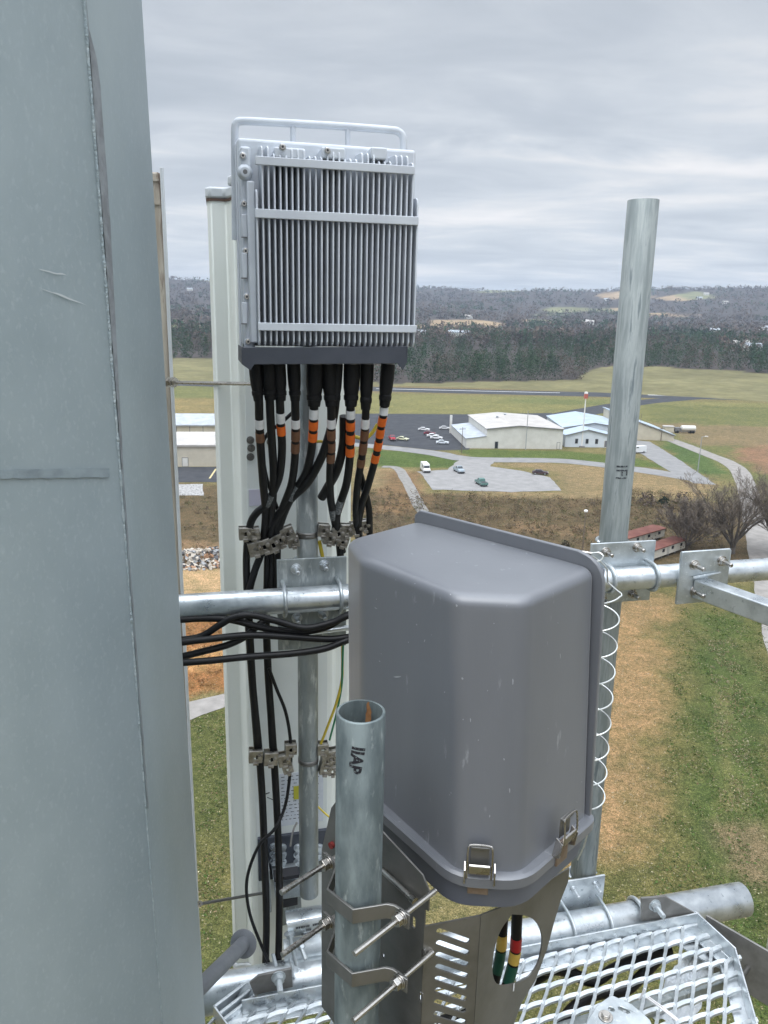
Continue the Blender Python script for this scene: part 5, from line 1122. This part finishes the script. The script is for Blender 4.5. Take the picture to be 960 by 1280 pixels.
c2_ = CF.hit(700, 1052, -.552); latch(c2_+BA*.002, BB, BA)
p = BF.hit(708, 698, 1.167); mb = MB(); mb.bolt(p, -BB, .003, .008); mb.build('eye_bolt', steel, en_)
# pale scuffs and chips on the front and right walls
chip = mat('plastic_chip', (.34,.35,.37), .6); bpy.context.view_layer.update(); R_ = random.Random(11)
lid_o = [c_ for c_ in en_.children if c_.name.startswith('lid')][0]; lm = lid_o.matrix_world.inverted(); cw = Vector((0, 0, CZ))
mb = MB()
def chip_at(x, y, l, w_, a_):
    P_ = []
    for u, v in ((-l, -w_), (-l*.2, -w_*1.4), (l, -w_*.5), (l*.7, w_), (-l*.3, w_*1.3)):
        d = ray(x+u*math.cos(a_)-v*math.sin(a_), y+u*math.sin(a_)+v*math.cos(a_)); ok, hit_, n_, _ = lid_o.ray_cast(lm @ cw, (lm.to_3x3() @ d).normalized())
        if not ok: return
        P_.append((lid_o.matrix_world @ hit_)-cw+n_*.0006)
    mb.add(P_, [(0, 1, 2, 3, 4)], False)
for x, y, l, w_, a_ in ((497, 846, 5, .7, -.1), (578, 848, 1.6, .9, .6), (571, 757, 1.2, 1.2, 0), (630, 949, .9, 1.1, 0), (637, 988, .8, 2.2, 0), (582, 662, 4, .8, .1), (548, 690, 1.5, .6, .3), (641, 852, .8, 3, .05), (588, 900, .7, 2, 0), (470, 760, 2.2, .5, .5), (700, 820, .6, 2.5, 0), (531, 801, .7, 1.4, .4), (612, 1020, .8, 1.2, .2)): chip_at(x, y, l, w_, a_)
for _ in range(26): chip_at(R_.uniform(450, 735), R_.uniform(720, 1040), R_.uniform(.4, 1.1), R_.uniform(.3, .7), R_.uniform(0, 3))
mb.build('scuff', chip, en_)
# coiled lanyard
P = [BF.hit(708, 697, 1.160), BF.hit(718, 691.5, 1.165), BF.hit(728, 689.5, 1.17), BF.hit(738, 692, 1.175), BF.hit(748, 690.5, 1.18), BF.hit(754, 695, 1.18), BF.hit(750, 701, 1.175), BF.hit(742, 701, 1.165), BF.hit(740, 695, 1.16), BF.hit(750, 702, 1.18), BF.hit(759, 712, 1.19), BF.hit(760, 728, 1.20)]
ax0, ax1 = BF.hit(750, 738, 1.195), BF.hit(733, 1003, 1.195); TN = 8.35; 
for i in range(int(TN*20)+1):
    t = i/(TN*20); a = 2*math.pi*TN*t-.4; s_ = .033-.004*t
    P.append(ax0.lerp(ax1, t)+BA*(.004+s_*math.cos(a))-BB*(s_*math.sin(a)))
P += [BF.hit(735, 1040, 1.20), BF.hit(722, 1075, 1.19)]
ly = thing('coiled_lanyard', P[-1], 'thin bright wire lanyard coiling down the edge of the grey enclosure', 'lanyard')
mb = MB(); mb.tube(smooth(P, 2), .00145, 7); mb.build('wire', wire_w, ly)
mb = MB(); mb.tube([BF.hit(725, 689.8, 1.169), BF.hit(739, 692.2, 1.175)], .0032, 10); mb.build('ferrule', steel, ly)
# ---------------------------------------------------------------- sheet-metal mounting skirt under the enclosure
sk = thing('mounting_bracket', BF(-.72, .85, -1.36), 'dark sheet-steel mounting skirt with slots and an oval opening under the enclosure', 'bracket')
red_dk = mat('dark_red', (.16,.015,.012), .6); BPL = .790; za = bh(545, 1146, BPL).z
lt = [bh(402, 1062, BPL), bh(414, 1010, BPL), bh(432, 985, BPL)]
pa = [(lt[0].x, -1.30), (lt[0].x, lt[0].z), (lt[1].x, lt[1].z), (lt[2].x, lt[2].z), (bh(474, 1036, BPL).x, bh(474, 1036, BPL).z), (bh(528, 1094, BPL).x, bh(528, 1094, BPL).z), (-.648, bh(541, 1118, BPL).z), (-.648, za), (-.655, za), (-.655, -1.36), (-.72, -1.36)]
def slot(cx, cz, l, w_, ang, n=5):
    o = []
    for s_, a0 in ((1, -math.pi/2), (-1, math.pi/2)):
        for i in range(n+1):
            a = a0+math.pi*i/n; x, z = s_*(l/2-w_/2)+math.cos(a)*w_/2, math.sin(a)*w_/2; o.append((cx+x*math.cos(ang)-z*math.sin(ang), cz+x*math.sin(ang)+z*math.cos(ang)))
    return o
hs = []
for (x, y) in ((517, 1153), (529, 1193), (526, 1247)): p_ = bh(x, y, BPL); hs.append(slot(p_.x, p_.z, .022, .0075, math.radians(90)))
for (x, y) in ((479, 1195),): p_ = bh(x, y, BPL); hs.append(slot(p_.x, p_.z, .010, .004, math.radians(90)))
mb = MB(); mb.sheet(pa, hs, BF.at(BF(0, BPL, 0)), .003); mb.build('mount_panel', steel_dk, sk)
p0, p1 = BF(-.655, .7902, 0), BF(-.606, .873, 0); dx = (p1-p0).normalized(); Bn = Vector((-dx.y, dx.x, 0)); PF = Fr(p0, dx, Bn); WL = (p1-p0).length
sl = []
for i in range(10): 
    c = PF.loc(PF.hit(566.5-i*.6, 1170+i*14.6, 0)); sl.append(slot(c.x, c.z, .068, .0100, math.radians(-32)))
sl = [s_ for s_ in sl if min(p[1] for p in s_) > -1.33]
mb = MB(); zv_ = PF.loc(PF.hit(566, 1151.5, 0)).z; mb.sheet([(0, -1.36), (WL, -1.36), (WL, zv_), (0, zv_)], sl, PF, .003); mb.build('vent_panel', steel_dk, sk)
AC = -.606
ex_ = [(602, 1153), (645, 1127), (712, 1085), (710, 1103), (701, 1125), (693, 1152), (684, 1186), (669, 1226), (652, 1254)]
oc = [(.8745, -1.36), (.8745, zv_)]+[(lambda p_: (p_.x, p_.z))(chh(x, y, AC)) for x, y in ex_[1:]]+[(.945, -1.36)]
ov = [(640, 1143), (656, 1144.5), (669, 1151), (676, 1163), (678, 1178), (673, 1203), (661, 1221), (645, 1229), (628, 1232), (619, 1227), (615.5, 1211), (618, 1187), (626, 1163)]
ovs = [chh(x, y, AC) for x, y in ov]; ovs = smooth([(p_.x, p_.z, 0) for p_ in ovs]+[(ovs[0].x, ovs[0].z, 0)], 4)[:-1]
mb = MB(); mb.sheet(oc, [[(p_.x, p_.y) for p_ in ovs]], CF.at(CF(0, AC-.003, 0)), .003); mb.build('side_panel', steel_dk, sk)
mb = MB(); c = CF.hit(642, 1234, AC+.001); mb.box(Fr(c, BB, BA), (-.0015, .0015), (0, .0008), (-.008, .008)); mb.build('index_slot', white_t, sk)
# saddle clamps on the post
pa_, pb_ = FPc.dot(BA), FPc.dot(BB)
for k, (py, name_t) in enumerate(((1141, 'saddle clamp with long bolts on the post, upper of two'), (1222, 'saddle clamp with long bolts on the post, lower of two'))):
    zc_ = bh(447, py+8, pb_-FPr-.003).z; th = thing('pipe_clamp', BF(pa_, pb_, zc_-.016), name_t, 'clamp', 'saddle clamps holding the enclosure to the post')
    PL = [(-.098, .012), (-.068, .010), (-.058, .004), (-.030, -.0405), (.030, -.0405), (.058, .004), (.068, .010), (.098, .012)]; t_ = .0035
    mb = MB(); mb.prism([BF(pa_+x, pb_+y, zc_-.015) for x, y in PL]+[BF(pa_+x*.97, pb_+y+t_*1.3, zc_-.015) for x, y in PL[::-1]], Zv*.026); mb.build('saddle', steel_dk, th, .0008)
    for s_ in (-1, 1):
        mb = MB(); a = BF(pa_+s_*.083, pb_-.088, zc_); b_ = BF(pa_+s_*.083, .803, zc_); n_ = 60
        mb.tube([a.lerp(b_, i/n_) for i in range(n_+1)], [.0043 if i % 2 else .0045 for i in range(n_+1)], 10); mb.build('threaded_rod', steel, th)
        mb = MB(); c = BF(pa_+s_*.083, pb_+.0115, zc_); mb.nut(c, -BB, .0125, .0025, 18); mb.nut(c-BB*.0025, -BB, .0105, .0025, 18); mb.nut(c-BB*.005, -BB, .0100, .009); mb.build('nut', steel, th, .0006)
# taped cables inside the skirt
def taped(pts, r, bands, label):
    P3 = smooth([CF.hit(*p) for p in pts], 8); th = thing('trunk_cable', P3[-1], label, 'cable', 'taped cables inside the mounting skirt'); mb = MB(); mb.tube(P3, r, 12); mb.build('jacket', rubber, th)
    ys = [proj(p_)[1] for p_ in P3]
    for y0, y1, m_, nm in bands:
        s_ = [P3[i].lerp(P3[i+1], j/4) for i in range(len(P3)-1) for j in range(4) if y0 <= ys[i]+(ys[i+1]-ys[i])*j/4 <= y1]
        mb = MB(); mb.tube(s_, r*1.06, 12); mb.build(nm, m_, th)
taped([(648, 1120, -.66), (646, 1150, -.66), (644, 1190, -.66), (636, 1225, -.66), (620, 1270, -.66)], .0105, [(1170, 1187, red_t, 'red_band'), (1188, 1204, yellow_t, 'yellow_band'), (1206, 1229, green_t, 'green_band')], 'black cable taped red, yellow and green, inside the oval opening')
taped([(632, 1120, -.70), (629, 1150, -.70), (626, 1190, -.70), (619, 1225, -.70), (606, 1270, -.70)], .0100, [(1166, 1186, yellow_t, 'yellow_band'), (1187, 1216, green_t, 'green_band')], 'black cable taped yellow and green only, inside the oval opening')
taped([(505, 1255, -.74), (500, 1275, -.74), (490, 1310, -.74)], .012, [], 'plain black cable end below the skirt beside the post')
for (x, y) in ((478, 1128), (489, 1137)): pass
mb = MB(); p = bh(487, 1136, .7885); mb.tube([BF(p.x, .7898, p.z), BF(p.x, .784, p.z)], .007, 12); mb.build('red_spot', red_dk, sk); mb = MB(); mb.tube([BF.hit(478, 1088, .786), BF.hit(517, 1125, .780)], .0045, 10); mb.tube([BF.hit(514, 1122, .781), BF.hit(519, 1127, .779)], .0062, 10); mb.build('cross_rod', steel, sk); mb = MB(); p = bh(421, 1060, .7885); mb.tube([BF(p.x-.012, .7898, p.z), BF(p.x-.012, .784, p.z)], .006, 12); mb.build('red_spot', red_dk, sk)  # red discs: the first paints in a reflection, the second a maroon piece

# ================================================================= PLATFORM GRATING
ZG, ZE = -2.045, -2.0
gp = thing('platform_grating', PZ(700, 1230, ZG), 'galvanised expanded-metal platform grating with angle-iron edge', 'platform')
E0, E1, E2, E3 = PZ(302, 1249, ZE), PZ(873, 1140, ZE), PZ(921, 1184, ZE), PZ(952, 1290, ZE); E3 = E2+(E3-E2).normalized()*.75
W0 = PZ(266, 1257, ZE); W1 = PZ(332, 1207, ZE)
def angle_iron(a, b, m=galv_new, leg=.058, fl=.05, t=.006, inward=None):
    d = (b-a).normalized(); n = Vector((d.y, -d.x, 0))
    if inward is not None and n.dot(inward-a) < 0: n = -n
    mb = MB(); mb.prism([a, a-Zv*leg, a-Zv*leg+n*fl, a-Zv*(leg-t)+n*fl, a-Zv*(leg-t)+n*t, a+n*t], b-a); return mb
IN = PZ(700, 1300, ZE)
for k_, (a, b) in enumerate(((E0, E1), (E1-(E2-E1)*.06, E2), (E2-(E3-E2)*.01, E3))): angle_iron(a-Zv*.0035*k_, b-Zv*.0035*k_, inward=IN).build('edge_angle', galv_new, gp, .0015)
for k, o_ in enumerate((0, .020, .036)):
    d = (W1-W0).normalized(); n = Vector((d.y, -d.x, 0)); mb = MB(); f = Fr(W0+n*o_-Zv*.012*k, d, n); mb.box(f, (0, (W1-W0).length*(1-.12*k)), (0, .009), (-.05, 0)); mb.build('edge_angle', galv_new, gp, .0015)
Wd = PZ(330, 1345, ZE); angle_iron(W0, W0+(Wd-W0).normalized()*.6, inward=IN).build('edge_angle', galv_new, gp, .0015)
mb = MB(); zf = ZG+.003; c = [PZ(x, y, zf) for x, y in ((271, 1259), (318, 1228), (303, 1262), (303, 1300), (300, 1310))]; mb.prism(c, Zv*-.005); mb.build('corner_plate', galv_new, gp)
# mesh: two families of strands meeting in knuckles
Pg = PZ(830, 1200, ZG); du = PZ(849.7, 1195.6, ZG)-Pg; dw = PZ(827.6, 1219.6, ZG)-Pg
inner = lambda a, b, k: a+(b-a)*k
poly = [E0, E1, E2, E3, PZ(700, 1700, ZE), PZ(330, 1345, ZE), W0]; poly = [Vector((p_.x, p_.y)) for p_ in poly]
cen = sum(poly, Vector((0, 0)))/len(poly); poly = [cen+(p_-cen)*.992 for p_ in poly]
def inside(p_):
    c = False
    for i in range(len(poly)):
        a, b = poly[i], poly[(i+1) % len(poly)]
        if (a.y > p_.y) != (b.y > p_.y) and p_.x < (b.x-a.x)*(p_.y-a.y)/(b.y-a.y)+a.x: c = not c
    return c
mb = MB()
def strand(pts, w_, t_):
    P = [p_ for p_ in pts]; n = len(P); V = []
    for i, p_ in enumerate(P):
        d = (P[min(i+1, n-1)]-P[max(i-1, 0)]).normalized(); s_ = Vector((-d.y, d.x, 0)).normalized()*w_/2; up = Vector((0, 0, t_/2)); tl = s_*.35*(1 if True else 0)
        V += [p_+s_+up+Zv*w_*.25, p_-s_+up-Zv*w_*.25, p_-s_-up-Zv*w_*.25, p_+s_-up+Zv*w_*.25]
    F = [(i*4+k, i*4+(k+1) % 4, (i+1)*4+(k+1) % 4, (i+1)*4+k) for i in range(n-1) for k in range(4)]+[(3, 2, 1, 0), (n*4-4, n*4-3, n*4-2, n*4-1)]
    mb.add(V, F, False)
for i in range(-34, 16):
    for j in range(-10, 22):
        p0 = Pg+du*i+dw*j
        if not inside(p0+(du+dw)*.5): continue
        wv = lambda t: math.sin(2*math.pi*t)*.035
        strand([p0+dw*t+du*(.05*math.sin(math.pi*t)**2*(1 if t < .5 else .6)) for t in (0, .2, .4, .6, .8, 1.0)], .0104, .009)
        strand([p0+du*t+dw*(.15*(1-t)**3-.03*math.sin(math.pi*t)) for t in (0, .12, .25, .4, .6, .8, 1.0)], .0100, .009)
mb.build('mesh_panel', mat('mesh_zinc', (.43,.465,.485), .46, .6, (.60,.63,.645), 20, 6, .38, .62, .08, 160), gp)
c = [PZ(x, y, ZE-.070) for x, y in ((820, 1165), (866, 1156), (905, 1192), (912, 1215), (880, 1200))]; mb = MB(); mb.prism(c, Zv*-.005); mb.build('corner_plate', galv_new, gp)
# bearer under the mesh
for a, b in ((PZ(560, 1330, ZG-.03), PZ(905, 1220, ZG-.03)),):
    d = (b-a).normalized(); f = Fr(a, d, (-d.y, d.x, 0)); mb = MB(); mb.box(f, (0, (b-a).length), (-.02, .02), (-.05, 0)); mb.build('bearer', galv_dull, gp, .002)
# gusset plates between platform and lower pipe
def gusset(pts, v, bolt, label, m):
    P = [h(x, y, v) for x, y in pts]; th = thing('gusset_plate', P[0], label, 'plate', 'gusset plates on the platform edge'); mb = MB(); mb.prism(P, EN*.008); mb.build('plate', m, th, .0012)
    mb = MB(); mb.bolt(h(*bolt, v), -EN, .0095, .055); mb.build('bolt', galv, th); return th
gm = mat('gusset_steel', (.20,.195,.185), .5, .55, (.26,.255,.245), 16, 5, .4, .6, .05, 100)
g1 = gusset([(312, 1229), (323, 1220), (364.5, 1211), (366, 1234), (318, 1244)], -.064, (348, 1221), 'brown-grey gusset plate with a bolt at the left end of the platform', gm)
g2 = gusset([(802, 1152), (802, 1123), (832, 1121), (868, 1141), (868, 1146)], -.064, (818, 1131), 'dark trapezoid gusset plate with a bolt at the right end of the platform', gm)
mb = MB(); u_ = FF.loc(h(797, 1140, 0)).x; ubolt_h(mb, u_, ZL, .058, -.06, .007); mb.build('u_bolt', galv, g2)
mb = MB(); u_ = FF.loc(h(364, 1220, 0)).x; ubolt_h(mb, u_, ZL, .058, -.06, .005); mb.build('u_bolt', galv_new, g1)
# dark side plate leading off to the right
a, b = PZ(878, 1142, ZE+.004), PZ(968, 1194, ZE+.004); d = (b-a); d.z = 0; d.normalize(); f = Fr(a, d, (-d.y, d.x, 0)); th = thing('side_plate', a-Zv*.2, 'dark steel side plate running off right from the platform corner', 'plate')
mb = MB(); mb.box(f, (.012, .6), (0, .008), (-.20, 0)); mb.build('plate', gm, th, .0015)
mb = MB(); mb.tube([f(.17, -.001, -.10), f(.17, -.07, -.10)], .008, 12); mb.build('bolt', steel_dk, th)
c = PY(975, 1160, 2.6); mb = MB(); mb.pipe(c+Zv*-.25, c+Zv*.045, .036, .005, 40); tag(mb.build('pipe_stub', galv, None, ang=60), 'pale pipe end just entering at the right edge above the side plate', 'pipe')
# things lying on and under the grating
th = thing('loose_bracket', PZ(780, 1270, -1.99), 'pale galvanised bracket with two slots and a bolt lying on the grating', 'bracket')
zq = -1.985; f2 = Fr((0, 0, zq), (1, 0, 0), (0, 0, 1), (0, 1, 0))
o_ = [PZ(x, y, zq) for x, y in ((746, 1259), (764, 1246), (790, 1258), (812, 1277), (822, 1300), (725, 1300), (735, 1276))]; hl_ = []
for (x, y, l, w_, a) in ((779.5, 1265, .034, .013, -.55), (764, 1264, .018, .013, -.5)): p_ = PZ(x, y, zq); hl_.append(slot(p_.x, p_.y, l, w_, a))
mb = MB(); mb.sheet([(p_.x, p_.y) for p_ in o_], hl_, f2, .008); mb.build('plate', galv, th, .002)
p_ = PZ(757, 1271, zq+.008); mb = MB(); mb.nut(p_, Zv, .021, .003, 20); mb.nut(p_+Zv*.003, Zv, .013, .010); mb.build('bolt', steel, th, .001)
mb = MB(); mb.tube([p_-Zv*.09, p_-Zv*.012], .008, 10); mb.build('bolt_shank', galv, th)
tie = mat('cable_tie', (.72,.70,.70), .4); 
mb = MB(); mb.tube([PZ(808, 1247, -2.03), PZ(826, 1260, -2.0), PZ(846, 1276, -2.02)], .0028, 8); mb.tube([PZ(811, 1246.5, -2.03), PZ(829, 1259.5, -2.0), PZ(848, 1275, -2.02)], .0028, 8); tag(mb.build('cable_tie', tie), 'white doubled cable tie lying across the grating', 'cable tie')
mb = MB(); mb.tube([PZ(799, 1249, -2.045), PZ(806.5, 1236, -2.0)], .0026, 8); tag(mb.build('cable_tie', tie), 'short white tie end poking up through the grating', 'cable tie')
# crumpled pale sheet caught below the mesh
cs = [PZ(x, y, -2.13) for x, y in ((812, 1268), (868, 1172), (905, 1166), (893, 1215), (858, 1300), (800, 1300))]; n_ = 34; V = []; a0, a1, b0, b1 = cs[0], cs[1], cs[5], cs[4]
for i in range(n_):
    for j in range(n_):
        s_, t = i/(n_-1), j/(n_-1); p_ = (cs[0].lerp(cs[1], t)).lerp(cs[4].lerp(cs[3], t), s_)
        V.append(p_+Zv*(.030*abs(noise.noise(p_*16))+.018*noise.noise(p_*38)+.012*abs(noise.noise(p_*70)))+Vector((noise.noise(p_*12), noise.noise(p_*12+Vector((5,0,0))), 0))*.02)
mb = MB(); mb.add(V, [(i*n_+j, i*n_+j+1, (i+1)*n_+j+1, (i+1)*n_+j) for i in range(n_-1) for j in range(n_-1)]); o = mb.build('plastic_sheet', foil); tag(o, 'crumpled white sheet caught under the grating at its right corner', 'sheet'); o.modifiers.new('thick', 'SOLIDIFY').thickness = .001
for k_, (pts, t) in enumerate((([(640, 1215), (700, 1212), (740, 1226), (770, 1210), (815, 1192), (838, 1188)], 'black hose under the grating near its far edge'), ([(690, 1300), (715, 1262), (745, 1243), (780, 1238), (800, 1222), (830, 1190)], 'black hose looping under the grating by the loose bracket'), ([(500, 1290), (560, 1275), (620, 1250), (660, 1230), (700, 1205)], 'black hose under the grating below the mounting skirt'))):
    P3 = smooth([PZ(x, y, -2.16-.02*k_) for x, y in pts], 8); mb = MB(); mb.tube(P3, .019, 12); tag(mb.build('hose', rubber), t, 'hose', 'black hoses under the grating')
